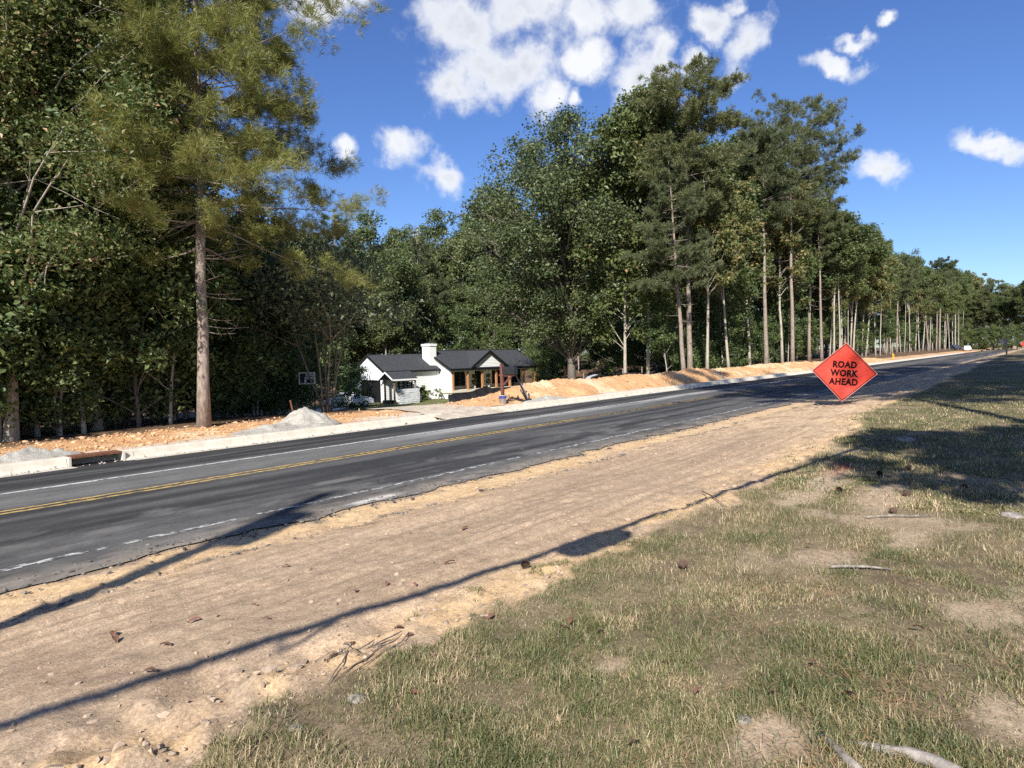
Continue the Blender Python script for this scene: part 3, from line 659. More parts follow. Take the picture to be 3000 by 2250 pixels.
def pine(seed, H, cb, rx, trunk_r, nwhorl, ntuft, tuft, k=7, shape='round', lean=(0, 0), dead=6, w=.09, droop=.05, sides=9, side_bias=None):
    """-> wood mesh, crown mesh. cb: height of the lowest living branch"""
    r_ = np.random.default_rng(seed); wd = MB()
    tp = wobble_path((0, 0, 0), (lean[0], lean[1], H*.98), 13, r_, .018); rad = trunk_r*(1-np.linspace(0, 1, 13)**1.2*.92); rad[0] *= 1.3; rad[1] *= 1.02
    tp[0, 2] = -.25; wd.tube(tp, rad, sides)
    axis = lambda z: np.array([np.interp(z, tp[:, 2], tp[:, i]) for i in range(3)])
    Br = []
    for j in range(nwhorl):
        f = (j+r_.random()*.8)/nwhorl; z = cb+(H-cb)*f*.97
        if shape == 'round': prof = math.sqrt(max(.02, 1-(2*f-.85)**2/1.35))*(.75+.5*r_.random())
        elif shape == 'flat': prof = (.55+.55*f if f < .8 else 1.0-(f-.8)*2.6)*(.7+.6*r_.random())
        else: prof = (min(1, .72+f*1.2) if f < .25 else (1-(f-.25)/.75)**.72*1.02+.06)*(.72+.5*r_.random())
        for q in range(r_.integers(4, 7)):
            a = r_.random()*6.283; L = rx*prof*r_.uniform(.7, 1.15)
            if side_bias is not None: L *= 1+side_bias[1]*math.cos(a-side_bias[0])
            rise = (.55*f-.05+r_.normal(0, .12))
            s0 = axis(z); e = s0+np.array([math.cos(a)*L, math.sin(a)*L, L*rise-droop*L])
            pp = wobble_path(s0, e, 6, r_, .10, .05 if shape != 'round' else -.03); r0 = max(.012, trunk_r*.20*(1-f*.6))
            wd.tube(pp, [r0*(1-.85*t) for t in np.linspace(0, 1, 6)], 4, False); Br.append((pp, L))
    for j in range(dead):                         # dead stubs on the bare trunk
        z = cb*r_.uniform(.45, 1.0); a = r_.random()*6.283 if side_bias is None else side_bias[0]+r_.normal(0, .8); L = r_.uniform(.5, .8)*rx*.6; s0 = axis(z)
        e = s0+np.array([math.cos(a)*L, math.sin(a)*L, r_.normal(.0, .12)*L]); pp = wobble_path(s0, e, 5, r_, .12, .05); wd.tube(pp, [trunk_r*.11, trunk_r*.09, trunk_r*.07, trunk_r*.05, trunk_r*.02], 4, False)
        for q in range(3):
            i = r_.integers(1, 4); wd.tube(wobble_path(pp[i], pp[i]+r_.normal(size=3)*L*.22, 3, r_, .1), [trunk_r*.05, trunk_r*.03, .004], 3, False)
    Ls = np.array([b_[1] for b_ in Br]); num = np.maximum(3, (Ls**1.5/(Ls**1.5).sum()*ntuft)).astype(int); P = []; D = []
    for (pp, L), n in zip(Br, num):
        nt_ = max(4, int(3+L*2.4)); tj = 1-r_.random(nt_)**1.3*.68; lj = r_.normal(0, 1, nt_); lj[0] = 0; tj[0] = 1; zj = r_.normal(0, .05*L+.03, nt_)
        j = r_.integers(0, nt_, n); t = np.clip(tj[j]+r_.normal(0, .025, n), .2, 1); lat = lj[j]; g_ = 1-r_.random(n)**1.6*.75
        i = np.clip((t*5).astype(int), 0, 4); fr = (t*5-i)[:, None]
        base = pp[i]*(1-fr)+pp[i+1]*fr; d = pp[-1]-pp[-3]; d /= np.linalg.norm(d); sd = np.array([-d[1], d[0], 0])
        off = sd*(lat*g_*.21*L*(1.15-t*.55))[:, None]; off[:, 2] += zj[j]*g_+r_.normal(0, .05+.012*L, n)+.02*L
        P.append(base+off+d*(np.abs(lat)*g_*.14*L)[:, None]+r_.normal(0, .06+.012*L, (n, 3))*np.array([1, 1, .6])); D.append(np.tile(d, (n, 1))*.8+sd*(np.sign(lat)*.5)[:, None]+np.array([0, 0, .3]))
    P = np.concatenate(P); D = np.concatenate(D); V, T = tuft_cloud(P, D, tuft, seed+1, k, w)
    return smooth(wd.me('wood')), mesh('crown', V, [T])
PROTO = {}
def proto(key, wood, crown, wm, cm):
    wood.materials.append(M[wm]); crown.materials.append(M[cm]); PROTO[key] = (wood, crown)
def tree(key, name, p, label, rz=0.0, sc=1.0, group=None, cat='tree', trunk='trunk', crown='crown', tilt=(0, 0), sz=None):
    e = empty(name, p, rz); e.rotation_euler = (tilt[0], tilt[1], rz); e.scale = (sc, sc, sz or sc); w, c_ = PROTO[key]
    obj(trunk, w, None, e); obj(crown, c_, None, e); tag(e, label, cat, group); return e

# kinds
proto('hero_pine', *pine(11, 17.8, 5.3, 3.9, .175, 36, 21000, .24, 15, 'cone', (.55, .0), 9, .045, .10, 12, (math.radians(-52), .05)), 'bark_pine', 'needle_yellow')
proto('gum_a', *hardwood(21, 15.5, 3.6, 4.7, .15, 150, 56000, .118, lean=(.4, -.3), up=.35, clump_r=.19), 'bark_pale', 'leaf_gum')
proto('gum_b', *hardwood(22, 17.0, 5.0, 4.2, .13, 130, 48000, .118, lean=(-.5, .2), up=.35, clump_r=.2), 'bark_pale', 'leaf_gum')
proto('oak', *hardwood(23, 25.5, 3.6, 10.4, .38, 300, 84000, .25, lean=(.3, 0), up=.45, clump_r=.13, limb_r=.42), 'bark_dark', 'leaf_oak')
for i, (h_, t_, rx_) in enumerate([(20, 10, 3.7), (18, 8, 3.4), (22, 12.5, 3.9), (19, 3.2, 4.9)]):
    proto('wood_%d' % i, *hardwood(31+i, h_, t_, rx_, .12, 95, 20000, .27, lean=(random.uniform(-.8, .8), random.uniform(-.8, .8)), up=.4, clump_r=.22, limb_r=.3), 'bark_pale', 'leaf_wood')
proto('turning', *hardwood(41, 18.5, 6.5, 3.0, .125, 70, 12500, .27, lean=(-.4, .2), up=.4, clump_r=.21, limb_r=.32), 'bark_pale', 'leaf_yellow')
for i, (h_, cb_, rx_, sh) in enumerate([(22, 11.5, 3.3, 'round'), (26, 15.5, 5.0, 'flat'), (21, 13, 2.7, 'round'), (20, 8, 3.4, 'cone')]):
    proto('pine_%d' % i, *pine(51+i, h_, cb_, rx_, .20, 20, 9500, .34, 9, sh, (random.uniform(-.5, .5), random.uniform(-.5, .5)), 8, .095, -.02), 'bark_pine', 'needle' if i < 2 else 'needle_dark')
proto('bush_a', *hardwood(61, 3.4, .25, 1.7, .035, 36, 5200, .13, up=.4, clump_r=.28, limb_r=.6, taper=.4), 'bark_dark', 'leaf_under')
proto('bush_b', *hardwood(62, 5.2, .4, 1.9, .05, 44, 6200, .15, up=.4, clump_r=.27, limb_r=.55, taper=.4), 'bark_dark', 'leaf_under')
proto('sapling', *hardwood(63, 7.5, 1.2, 1.9, .05, 46, 5600, .17, up=.4, clump_r=.26, limb_r=.45, lean=(.4, .2)), 'bark_pale', 'leaf_under')

def gp(u, v): return (u, v, tz(u, v)-.02)
def on_v(x, v):                                   # the spot behind photo column x at distance v across the road
    d = ray(x, 790); return v*d[0]/d[1], v
# the left wood
p = at(440, 915, .15)
hp = tree('hero_pine', 'pine_tree', (p[0], p[1], tz(p[0], p[1])), 'tall yellow green pine with scaly grey trunk standing at the verge behind the gravel pile', R(0))
tree('gum_a', 'sweetgum_tree', gp(5.9, 21.3), 'pale barked sweetgum with twin lit limbs at the edge of the wood', R(40))
def near_l(u): return 'behind the low gravel spread' if u < 3.5 else 'behind the drain inlet' if u < 7.5 else 'around the tall yellow green pine' if u < 13 else 'behind the crape myrtle'
KL = {'woo': 'leafy pale trunked tree', 'pin': 'dark pine', 'gum': 'glossy leaved sweetgum', 'bus': 'rounded dark bush', 'sap': 'slim leafy sapling', 'tur': 'yellowing slim tree'}
for (u, v, k, rz, sc) in [(7.0, 23.6, 'gum_b', 10, 1.05), (8.4, 22.4, 'gum_a', 170, .98), (4.2, 24.2, 'gum_b', 250, 1.15), (7.2, 25.5, 'gum_a', 300, 1.15), (4.9, 22.8, 'gum_b', 80, .95), (10.2, 26.5, 'gum_b', 60, 1.0)]:
    tree(k, 'sweetgum_tree', gp(u, v), 'tall sweetgum at the front of the wood '+near_l(u), R(rz), sc, 'sweetgums of the left wood')
rr_ = random.Random(9)
for i in range(46):
    u = rr_.uniform(-14, 24); v = rr_.uniform(27, 52)+max(0, u-12)*.7
    if u > 16 and v < 40: continue
    k = rr_.choice(['wood_0', 'wood_1', 'wood_3', 'wood_3', 'pine_3', 'gum_b', 'wood_2'])
    tree(k, 'woodland_tree', gp(u, v), KL[k[:3]]+' deep in the wood '+near_l(u), rr_.random()*6.28, rr_.uniform(.85, 1.12), 'trees deep in the left wood')
for i in range(76):
    u = rr_.uniform(2.5, 18); v = rr_.uniform(21.4, 25.5)+max(0, u-11)*.9; k = rr_.choice(['bush_a', 'bush_b', 'bush_b', 'sapling'])
    if abs(u-p[0]) < 1.1 and v < 21.4: continue
    tree(k, 'understory_bush', gp(u, v), KL[k[:3]]+' in the understory '+near_l(u), rr_.random()*6.28, rr_.uniform(.8, 1.25), 'understory bushes of the left wood', 'bush', 'stems', 'foliage')
# trees round the house and behind it
def near_h(x): return 'left of the garage' if x < 790 else 'behind the garage wing' if x < 930 else 'behind the chimney' if x < 1000 else 'behind the porch roof' if x < 1150 else 'behind the broad oak'
for i, (x, v, k, top) in enumerate([(735, 72, 'pine_3', 455), (790, 74, 'wood_3', 475), (840, 66, 'wood_3', 520), (880, 80, 'wood_2', 490), (915, 72, 'pine_3', 500), (958, 90, 'wood_3', 470), (1000, 84, 'wood_1', 500), (1040, 76, 'wood_3', 420), (1090, 82, 'wood_0', 420),
        (700, 72, 'wood_3', 520), (722, 68, 'wood_3', 570), (752, 70, 'wood_3', 590), (672, 66, 'wood_3', 560), (640, 66, 'wood_0', 480), (770, 76, 'wood_3', 560), (830, 64, 'wood_1', 600), (900, 70, 'wood_3', 610), (980, 74, 'wood_1', 600), (1060, 70, 'wood_3', 560), (1130, 72, 'wood_0', 480), (1190, 66, 'wood_3', 500), (1250, 60, 'wood_0', 450), (1320, 56, 'wood_3', 420), (1390, 50, 'wood_0', 420)]):
    u, v = on_v(x, v); z = tz(u, v); D = depth((u, v, 0)); yb = 775+.026*(2260-x)*0; H = max(8, CZ-z+(740+(2260-x)*.0262-top)*S*D/F_PX); h0 = {'wood_0': 20, 'wood_1': 18, 'wood_2': 22, 'wood_3': 19, 'pine_3': 20}[k]
    tree(k, 'background_tree', (u, v, z-.02), 'tall '+KL[k[:3]]+' rising '+near_h(x), i*1.3, H/h0, 'trees behind the house')
for i, (x, v, s_) in enumerate([(590, 33, 1.2), (640, 36, 1.3), (757, 47, .85), (560, 30, 1.1), (670, 40, 1.5), (610, 42, 1.7), (700, 56, 1.8), (1000, 66, 1.6), (1070, 64, 1.5), (930, 67, 1.7)]):
    u, v = on_v(x, v); tree(['bush_b', 'sapling', 'bush_b'][i % 3], 'shade_shrub', gp(u, v), 'large dark shrub in the shade beside the white garage', i*2.1, s_, 'shade shrubs by the garage', 'shrub', 'stems', 'foliage')
u, v = on_v(1235, 32.5)
tree('oak', 'oak_tree', gp(u, v), 'broad full crowned oak towering between the white house and the pines', R(30), .93)
for i, (x, v, k, s_) in enumerate([(1180, 46, 'sapling', .95), (1160, 56, 'bush_b', 1.1), (1205, 44, 'bush_b', 1.1), (1280, 40, 'sapling', 1.3), (1330, 38, 'sapling', 1.2), (1300, 46, 'bush_b', 1.6), (1370, 36, 'sapling', 1.2), (1400, 33, 'bush_b', 1.3), (1350, 33, 'bush_b', 1.2), (1250, 52, 'sapling', 1.6), (1195, 60, 'sapling', 1.8), (1420, 38, 'sapling', 1.5), (1450, 30, 'sapling', 1.0), (1152, 62, 'bush_b', 1.3), (1166, 54, 'bush_b', 1.0), (1174, 50.5, 'bush_a', 1.0), (1190, 52, 'bush_b', 1.2)]):
    u, v = on_v(x, v); tree(k, 'yard_shrub', gp(u, v), 'dark green shrub growing under the oak right of the house', i*1.7, s_, 'shrubs under the oak', 'shrub', 'stems', 'foliage')
for i in range(40):
    x = rr_.uniform(560, 1500); v = rr_.uniform(84, 125); u, v = on_v(x, v)
    tree(rr_.choice(['wood_3', 'wood_0', 'wood_1', 'pine_3']), 'far_tree', gp(u, v), 'tree of the deep wood far behind the white house', rr_.random()*6.28, rr_.uniform(1.0, 1.25), 'deep wood behind the house')
for i in range(26):
    x = 745+600*i/26+rr_.uniform(-8, 8); u, v = on_v(x, rr_.uniform(70, 82) if x < 1230 else rr_.uniform(60, 75))
    tree(rr_.choice(['sapling', 'bush_b']), 'thicket_sapling', gp(u, v), 'leafy thicket sapling closing the gap behind the white house', rr_.random()*6.28, rr_.uniform(1.5, 2.1), 'thicket behind the house', 'sapling', 'stems', 'foliage')
# crape myrtle at the drive
def myrtle():
    r_ = np.random.default_rng(71); w = MB(); P = []
    for i in range(6):
        a = i/6*6.28; e = np.array([math.cos(a)*r_.uniform(.5, 1.5), math.sin(a)*r_.uniform(.5, 1.5), r_.uniform(2.9, 4.2)])
        pp = wobble_path((math.cos(a)*.10, math.sin(a)*.10, -.1), e, 7, r_, .06, -.0); w.tube(pp, [.04, .036, .03, .026, .02, .015, .01], 6)
        for j in range(4):
            c_ = e+r_.normal(size=3)*np.array([.75, .75, .5]); w.tube(wobble_path(pp[4], c_, 4, r_, .1), [.02, .015, .01, .005], 4, False)
            n = 520; g = r_.normal(size=(n, 3))*np.array([.48, .48, .30]); P.append(c_+g)
    V, T = leaf_cloud(np.concatenate(P), .105, 72, .4); return smooth(w.me('stems')), mesh('crown', V, [T])
proto('myrtle', *myrtle(), 'bark_myrtle', 'leaf_myrtle')
pm = at(707, 881, 0); pm = at_v(707, 881, 22.5)
tree('myrtle', 'crape_myrtle', (pm[0], pm[1], tz(pm[0], pm[1])), 'multi stemmed crape myrtle with bare fanned stems beside the drive', 0, 1.3, None, 'tree', 'stems')

# the right wood: front trunks one by one, (photo x of the foot, distance across, kind, photo y of the top, turn, tilt)
FR = [(1490, 21.0, 'pine_0', 158, 30, 0, 'tallest pine of the right wood with rounded crown and straight bare trunk'),
      (1478, 20.3, 'pine_3', 330, 200, -2.6, 'left leaning pine with drooping dense boughs beside the tallest pine'),
      (1443, 22.5, 'sapling', 640, 60, -2, 'young bare stemmed tree leaning left of the twin pines'),
      (1527, 20.6, 'turning', 300, 40, 0, 'slim pale trunked tree with yellowing leaves right of the twin pines'),
      (1575, 20.8, 'turning', 345, 190, -3.0, 'slim pale tree leaning left with turning leaves'),
      (1655, 22.0, 'pine_2', 300, 90, 0, 'pine with dark straight trunk left of the broad flat crowned pine'),
      (1712, 22.0, 'pine_1', 240, 150, 0, 'broad flat crowned pine reaching out to the right'),
      (1690, 23.5, 'turning', 350, 290, 0, 'thin pale stemmed tree between the two dark trunked pines'),
      (1620, 24.0, 'turning', 330, 250, 0, 'yellowing tree in front of the pines'),
      (1748, 23.0, 'pine_1', 330, 20, 0, 'lower flat crowned pine behind the broad one'),
      (1400, 25.0, 'wood_0', 200, 10, 0, 'tall leafy tree rising just left of the tallest pine'),
      (1350, 27.0, 'wood_3', 262, 70, 0, 'full leafy tree between the oak and the tallest pine'),
      (1440, 27.5, 'wood_3', 300, 130, 0, 'leafy tree filling the space behind the twin pines'),
      (1550, 25.5, 'wood_3', 320, 220, 0, 'leafy tree filling the gap between the twin pines and the broad pine'),
      (1600, 27.0, 'wood_0', 300, 300, 0, 'leafy tree standing behind the two yellowing trees'),
      (1660, 27.0, 'wood_3', 330, 20, 0, 'leafy tree between the dark trunked pines'),
      (1775, 21.5, 'pine_2', 440, 10, 0, 'thin ruler straight pine right of the broad crowned pine')]
HH = {'pine_0': 22, 'pine_1': 26, 'pine_2': 21, 'pine_3': 20, 'turning': 18.5, 'sapling': 7.5, 'wood_0': 20, 'wood_1': 18, 'wood_2': 22, 'wood_3': 19}
def place(x, v, k, top, rz, tilt, label, name, group=None, cat='tree'):
    u, v = on_v(x, v); z = tz(u, v); D = depth((u, v, 0)); H = CZ-z+(740+(2260-x)*.0262-top)*S*D/F_PX; s_ = H/HH[k]
    f_ = rr_.uniform(.65, 1.2) if group else 1.0; e = tree(k, name, (u, v, z-.02), label, R(rz), s_*f_, group, cat, sz=s_); 
    if tilt: e.rotation_euler = (Matrix.Rotation(R(tilt), 3, Vector(CF)).to_3x3() @ Matrix.Rotation(R(rz), 3, 'Z')).to_euler()
    return e
for a in FR: place(*a, 'pine_tree' if 'pine' in a[2] else 'deciduous_tree')
def top_line(x): return np.interp(x, [1440, 1600, 1760, 1830, 1880, 1950, 2000, 2050, 2100, 2140, 2212], [420, 380, 430, 500, 505, 540, 560, 590, 585, 640, 640])
RW = {'wood': 'slim pale trunked tree at the wood edge', 'pine': 'slender bare trunked pine at the wood edge', 'turn': 'slim yellowing tree at the wood edge'}
def near_e(x): return 'before the orange sign' if x < 1840 else 'between the orange sign and the hydrant' if x < 1925 else 'beyond the hydrant' if x < 2030 else 'near the far end of the road'
x = 1792.0; i = 0
while x < 2165:
    v = 20.2+rr_.random()*2.6; k = rr_.choice(['wood_0', 'wood_1', 'wood_2', 'pine_2', 'wood_2', 'turning', 'wood_0'])
    place(x, v, k, top_line(x)+rr_.uniform(-15, 45), rr_.random()*360, rr_.gauss(0, 2.6), RW[k[:4]]+' '+near_e(x), 'edge_tree', 'trees along the edge of the right wood').scale *= 1; i += 1
    if rr_.random() < .32:
        k2 = rr_.choice(['sapling', 'sapling', 'bush_b']); u2, v2 = on_v(x+rr_.uniform(-6, 6), 20.6+rr_.random()*2)
        tree(k2, 'edge_sapling', gp(u2, v2), KL[k2[:3]]+' under the edge trunks '+near_e(x), rr_.random()*6.28, rr_.uniform(.6, 1.4), 'saplings at the edge of the right wood', 'sapling', 'stems', 'foliage')
    x += rr_.uniform(3.0, 15)*(1-.45*(x-1792)/373)
def near_r(x): return 'behind the twin pines' if x < 1560 else 'behind the broad flat crowned pine' if x < 1790 else 'behind the orange sign' if x < 1900 else 'behind the yellow hydrant' if x < 1960 else 'towards the far end of the road'
for i in range(74):
    x = 1430+700*(i/74)+rr_.uniform(-12, 12); v = rr_.uniform(25, 44) if x > 1500 else rr_.uniform(30, 48); k = rr_.choice(['wood_0', 'wood_3', 'wood_1', 'pine_3', 'wood_3', 'pine_0'])
    place(x, v, k, top_line(x)+rr_.uniform(5, 80), rr_.random()*360, 0, KL[k[:3]]+' inside the right wood '+near_r(x), 'inner_tree', 'trees inside the right wood')
for i in range(60):
    x = 1430+700*(i/60)**.85+rr_.uniform(-8, 8); v = rr_.uniform(23, 28); u, v = on_v(x, v); k = rr_.choice(['sapling', 'bush_b', 'sapling', 'bush_a'])
    tree(k, 'undergrowth_sapling', gp(u, v), KL[k[:3]]+' between the trunks '+near_r(x), rr_.random()*6.28, rr_.uniform(.8, 1.4), 'undergrowth of the right wood', 'sapling', 'stems', 'foliage')
# far end of the road
for i in range(54):
    u = rr_.uniform(248, 300); v = -26+66*i/54+rr_.uniform(-1, 1); k = rr_.choice(['wood_3', 'pine_3', 'wood_0', 'pine_0'])
    tree(k, 'distant_tree', gp(u, v), 'dark tree closing the view at the far end of the road', rr_.random()*6.28, rr_.uniform(.85, 1.1), 'trees at the far end of the road')
for i in range(30):
    u = rr_.uniform(244, 252); v = -24+60*i/30; tree('bush_b', 'distant_bush', gp(u, v), 'dark bush at the foot of the trees closing the far end of the road', i*1.9, rr_.uniform(1.2, 1.9), 'bushes at the far end of the road', 'bush', 'stems', 'foliage')
# pines and small hardwoods on the near side, out of the picture, that shade the lawn and the road
for i, (u, v, k, s_) in enumerate([(7.6, -8.0, 'pine_0', 1.15), (13.5, -6.5, 'pine_1', .95), (17, -9.5, 'pine_0', 1.2), (23.5, -7.2, 'pine_1', 1.0), (29, -8, 'pine_3', 1.2), (37, -6.5, 'pine_0', 1.15), (46, -8, 'pine_1', 1.0), (11, -12, 'pine_3', 1.25), (3.5, -6.3, 'pine_1', 1.2), (2.2, -4.4, 'wood_1', .58), (5.5, -4.8, 'wood_1', .5)]):
    tree(k, 'lawn_tree', gp(u, v), 'tree on the near lawn whose crown shades the grass', i*1.1, s_, 'pines on the near lawn')

# ------------------------------------------------------------------ the house
HB = -2.45
house = tag(empty('house', (54.2, 50.855, HB), -.131), 'white ranch house with dark roof and cedar porch posts down in the lot', 'house')
def laps(b, P0, ax, nrm, z0, z1, s_of, step=.19):
    """lap siding courses on a wall through P0 along ax, facing nrm; s_of(z) gives the course's two ends"""
    P0 = Vector(P0); ax = Vector(ax); nrm = Vector(nrm); z = z0
    while z < z1-.01:
        h = min(step, z1-z); a, c_ = s_of(z+h*.5)
        if c_-a > .03:
            q = [P0+ax*a+nrm*.028+Vector((0, 0, z)), P0+ax*c_+nrm*.028+Vector((0, 0, z)), P0+ax*c_+nrm*.006+Vector((0, 0, z+h)), P0+ax*a+nrm*.006+Vector((0, 0, z+h)), P0+ax*a+Vector((0, 0, z)), P0+ax*c_+Vector((0, 0, z))]
            b.add(q, [[(0, 1, 2, 3), (4, 5, 1, 0)]])
        z += h
    return b
def slab(b, q, t):                                # a thick sheet: four corners, thickness downwards
    q = [Vector(p_) for p_ in q]; d = Vector((0, 0, -t))
    return b.add(q+[p_+d for p_ in q], [[(0, 1, 2, 3), (7, 6, 5, 4), (0, 4, 5, 1), (1, 5, 6, 2), (2, 6, 7, 3), (3, 7, 4, 0)]])
EZ, RZ, FZ = 3.21, 5.27, .80
LM = 14.1
# body walls
b = MB(); b.box((.3, 2.3, -.4), (LM-.3, 8.1, 3.15)); b.build('wall', M['cream_brick'], house)
b = MB(); laps(b, (.28, 8.1, 0), (0, -1, 0), (-1, 0, 0), -.3, RZ-.1, lambda z: (.0+max(0, (z-EZ+.05)/(RZ-EZ)*3.9), 7.75-max(0, (z-EZ+.05)/(RZ-EZ)*3.85))); 
b.add([(.27, .35, -.3), (.27, 8.1, -.3), (.27, 8.1, EZ), (.27, 4.2, RZ-.12), (.27, .35, EZ)], [[(0, 1, 2, 3, 4)]]); b.build('end_wall', M['white_siding'], house)
b = MB(); b.box((.30, .34, -.3), (.44, 2.3, 3.1)); b.build('porch_side_wall', M['white_trim'], house)
b = MB(); b.box((LM-.35, 2.3, 3.0), (LM-.3, 8.1, 3.3)); b.add([(LM-.3, 2.3, 3.1), (LM-.3, 8.1, 3.1), (LM-.3, 4.2, RZ-.12)], [[(0, 1, 2)]]); b.build('gable_wall', M['white_siding'], house)
# main roof
rf = slab(slab(MB(), [(-.02, 0, EZ), (LM, 0, EZ), (LM, 4.2, RZ), (-.02, 4.2, RZ)], .12), [(-.02, 4.2, RZ), (LM, 4.2, RZ), (LM, 8.45, EZ), (-.02, 8.45, EZ)], .12).build('roof', M['shingle'], house)
MB().box((-.04, -.06, EZ-.26), (LM+.02, -.003, EZ-.02)).build('fascia', M['black_trim'], rf)
MB().bar((-.05, -.04, EZ-.10), (-.05, 4.2, RZ-.09), .06, .2).build('rake_board', M['black_trim'], rf)
MB().bar((LM+.03, -.04, EZ-.10), (LM+.03, 4.2, RZ-.09), .06, .2).build('rake_board', M['black_trim'], rf)
MB().bar((0, 4.2, RZ+.02), (LM, 4.2, RZ+.02), .26, .05).build('ridge_cap', M['shingle'], rf)
# cross gable over the porch
g0, g1, gp_, gz = 2.95, 8.65, 5.8, 5.12
gr = MB(); slab(gr, [(g0, -.10, EZ+.06), (gp_, -.10, gz), (gp_, 4.0, gz), (g0, .3, EZ+.06)], .10); slab(gr, [(gp_, -.10, gz), (g1, -.10, EZ+.06), (g1, .3, EZ+.06), (gp_, 4.0, gz)], .10)
gable = gr.build('gable_roof', M['shingle'], house)
for e in (g0, g1): MB().bar((e, -.12, EZ-.02), (gp_, -.12, gz-.10), .07, .24).build('rake_board', M['black_trim'], gable)
b = MB(); laps(b, (0, .16, 0), (1, 0, 0), (0, -1, 0), EZ+.05, gz-.15, lambda z: (g0+.25+(z-EZ)/(gz-EZ)*(gp_-g0), g1-.25-(z-EZ)/(gz-EZ)*(g1-gp_)), .17)
b.add([(g0+.3, .17, EZ), (g1-.3, .17, EZ), (gp_, .17, gz-.1)], [[(0, 1, 2)]]); b.build('gable_siding', M['white_siding'], gable)
# porch
MB().box((.12, .02, .55), (LM-.1, 2.3, FZ)).build('porch_floor', M['concrete'], house)
MB().box((.2, .12, -.4), (LM-.2, .2, .55)).build('porch_skirt', M['cream_brick'], house)
MB().box((.45, .25, 2.86), (LM-.2, .45, 3.08)).build('porch_beam', M['white_trim'], house)
MB().box((.45, .46, 3.02), (LM-.3, 2.29, 3.07)).build('porch_ceiling', M['white_trim'], house)
for i in range(7):
    x = .55+i*(LM-1.05)/6; pc = MB().box((x-.1, .25, FZ+.004), (x+.1, .45, 2.858)).build('column', M['cedar'], house)
    MB().box((x-.13, .22, FZ+.004), (x+.13, .48, FZ+.12)).build('column_base', M['cedar'], pc)
def window(par, x0, x1, z0, z1, y, nx, nz, fm='black_trim', name='window', mm=None):
    f = MB(); t = .09; f.box((x0, y-.05, z0), (x0+t, y+.0, z1)); f.box((x1-t, y-.05, z0), (x1, y, z1)); f.box((x0+t, y-.05, z0), (x1-t, y, z0+t)); f.box((x0+t, y-.05, z1-t), (x1-t, y, z1))
    w = f.build(name, M[fm], par); MB().box((x0+t, y-.02, z0+t), (x1-t, y-.005, z1-t)).build('pane', M['glass'], w)
    if nx+nz > 2:
        mu = MB()
        for i in range(1, nx): xx = x0+t+(x1-x0-2*t)*i/nx; mu.box((xx-.022, y-.04, z0+t), (xx+.022, y-.021, z1-t))
        for i in range(1, nz): zz = z0+t+(z1-z0-2*t)*i/nz; mu.box((x0+t, y-.038, zz-.022), (x1-t, y-.0225, zz+.022))
        mu.build('muntin', M[mm or fm], w)
    return w
for x0, x1 in ((2.4, 3.15), (3.2, 3.95), (8.2, 8.85), (8.9, 9.5), (11.5, 12.2), (12.25, 12.95)): window(house, x0, x1, FZ+.35, 2.8, 2.3, 2, 3)
d_ = MB().box((5.5, 2.22, FZ+.004), (6.45, 2.298, 2.85)).build('front_door', M['black_trim'], house)
MB().box((5.85, 2.19, 1.5), (6.1, 2.215, 2.6)).build('pane', M['glass'], d_); MB().box((5.58, 2.16, 1.75), (5.62, 2.215, 1.95)).build('handle', M['steel'], d_)
MB().lathe([(0, 0), (.06, .02), (.07, .2), (.03, .28), (0, .3)], 8, (5.15, 2.2, 2.1)).build('porch_lamp', M['black_trim'], house)
# chimney
ch = MB(); ch.box((-.62, 2.75, 2.6), (.26, 4.15, 5.75)); chim = ch.build('chimney', M['white_trim'], house)
MB().box((-.70, 2.67, 5.752), (.34, 4.23, 6.0)).build('chimney_cap', M['white_trim'], chim); MB().box((-.42, 2.95, 6.002), (.06, 3.95, 6.10)).build('flue', M['steel'], chim)
# garage wing
WX, WE, WR = -7.1, 3.18, 4.92
wr = slab(slab(MB(), [(WX-.15, 2.02, WE), (.26, 2.02, WE), (.26, 5.1, WR), (WX-.15, 5.1, WR)], .12), [(WX-.15, 5.1, WR), (.26, 5.1, WR), (.26, 8.15, WE), (WX-.15, 8.15, WE)], .12).build('wing_roof', M['shingle'], house)
MB().box((WX-.18, 1.96, WE-.2), (.25, 2.017, WE-.01)).build('fascia', M['black_trim'], wr)
for e in (1.98, 8.2): MB().bar((WX-.18, e, WE-.08), (WX-.18, 5.1, WR-.08), .06, .18).build('rake_board', M['black_trim'], wr)
b = MB(); laps(b, (0, 2.36, 0), (1, 0, 0), (0, -1, 0), -.25, WE-.02, lambda z: (WX, .26)); b.box((WX, 2.362, -.5), (.26, 2.5, WE-.1)); b.build('wing_wall', M['white_siding'], house)
gd = lambda z: WE+.0
b = MB(); nx_ = (-1, 0, 0)
gs = lambda z: max(0, (z-WE+.08)/(WR-WE)*2.74)
laps(b, (WX, 0, 0), (0, 1, 0), nx_, -.3, 2.25, lambda z: (2.36, 2.85)); laps(b, (WX, 0, 0), (0, 1, 0), nx_, -.3, 2.25, lambda z: (6.75, 7.85)); laps(b, (WX, 0, 0), (0, 1, 0), nx_, 2.25, WR-.12, lambda z: (2.36+gs(z), 7.85-gs(z)))
b.box((WX+.001, 2.5, -.4), (WX+.1, 2.85, 2.25)); b.box((WX+.001, 6.75, -.4), (WX+.1, 7.85, 2.25)); b.box((WX+.001, 2.5, 2.25), (WX+.1, 7.85, 3.0)); b.add([(WX+.002, 2.4, 3.0), (WX+.002, 7.85, 3.0), (WX+.002, 5.1, WR-.14)], [[(0, 1, 2)]]); b.build('garage_end_wall', M['white_siding'], house)
gdoor = MB().box((WX+.16, 2.85, -.3), (WX+.2, 6.75, 2.25)).build('garage_door', M['void'], house)
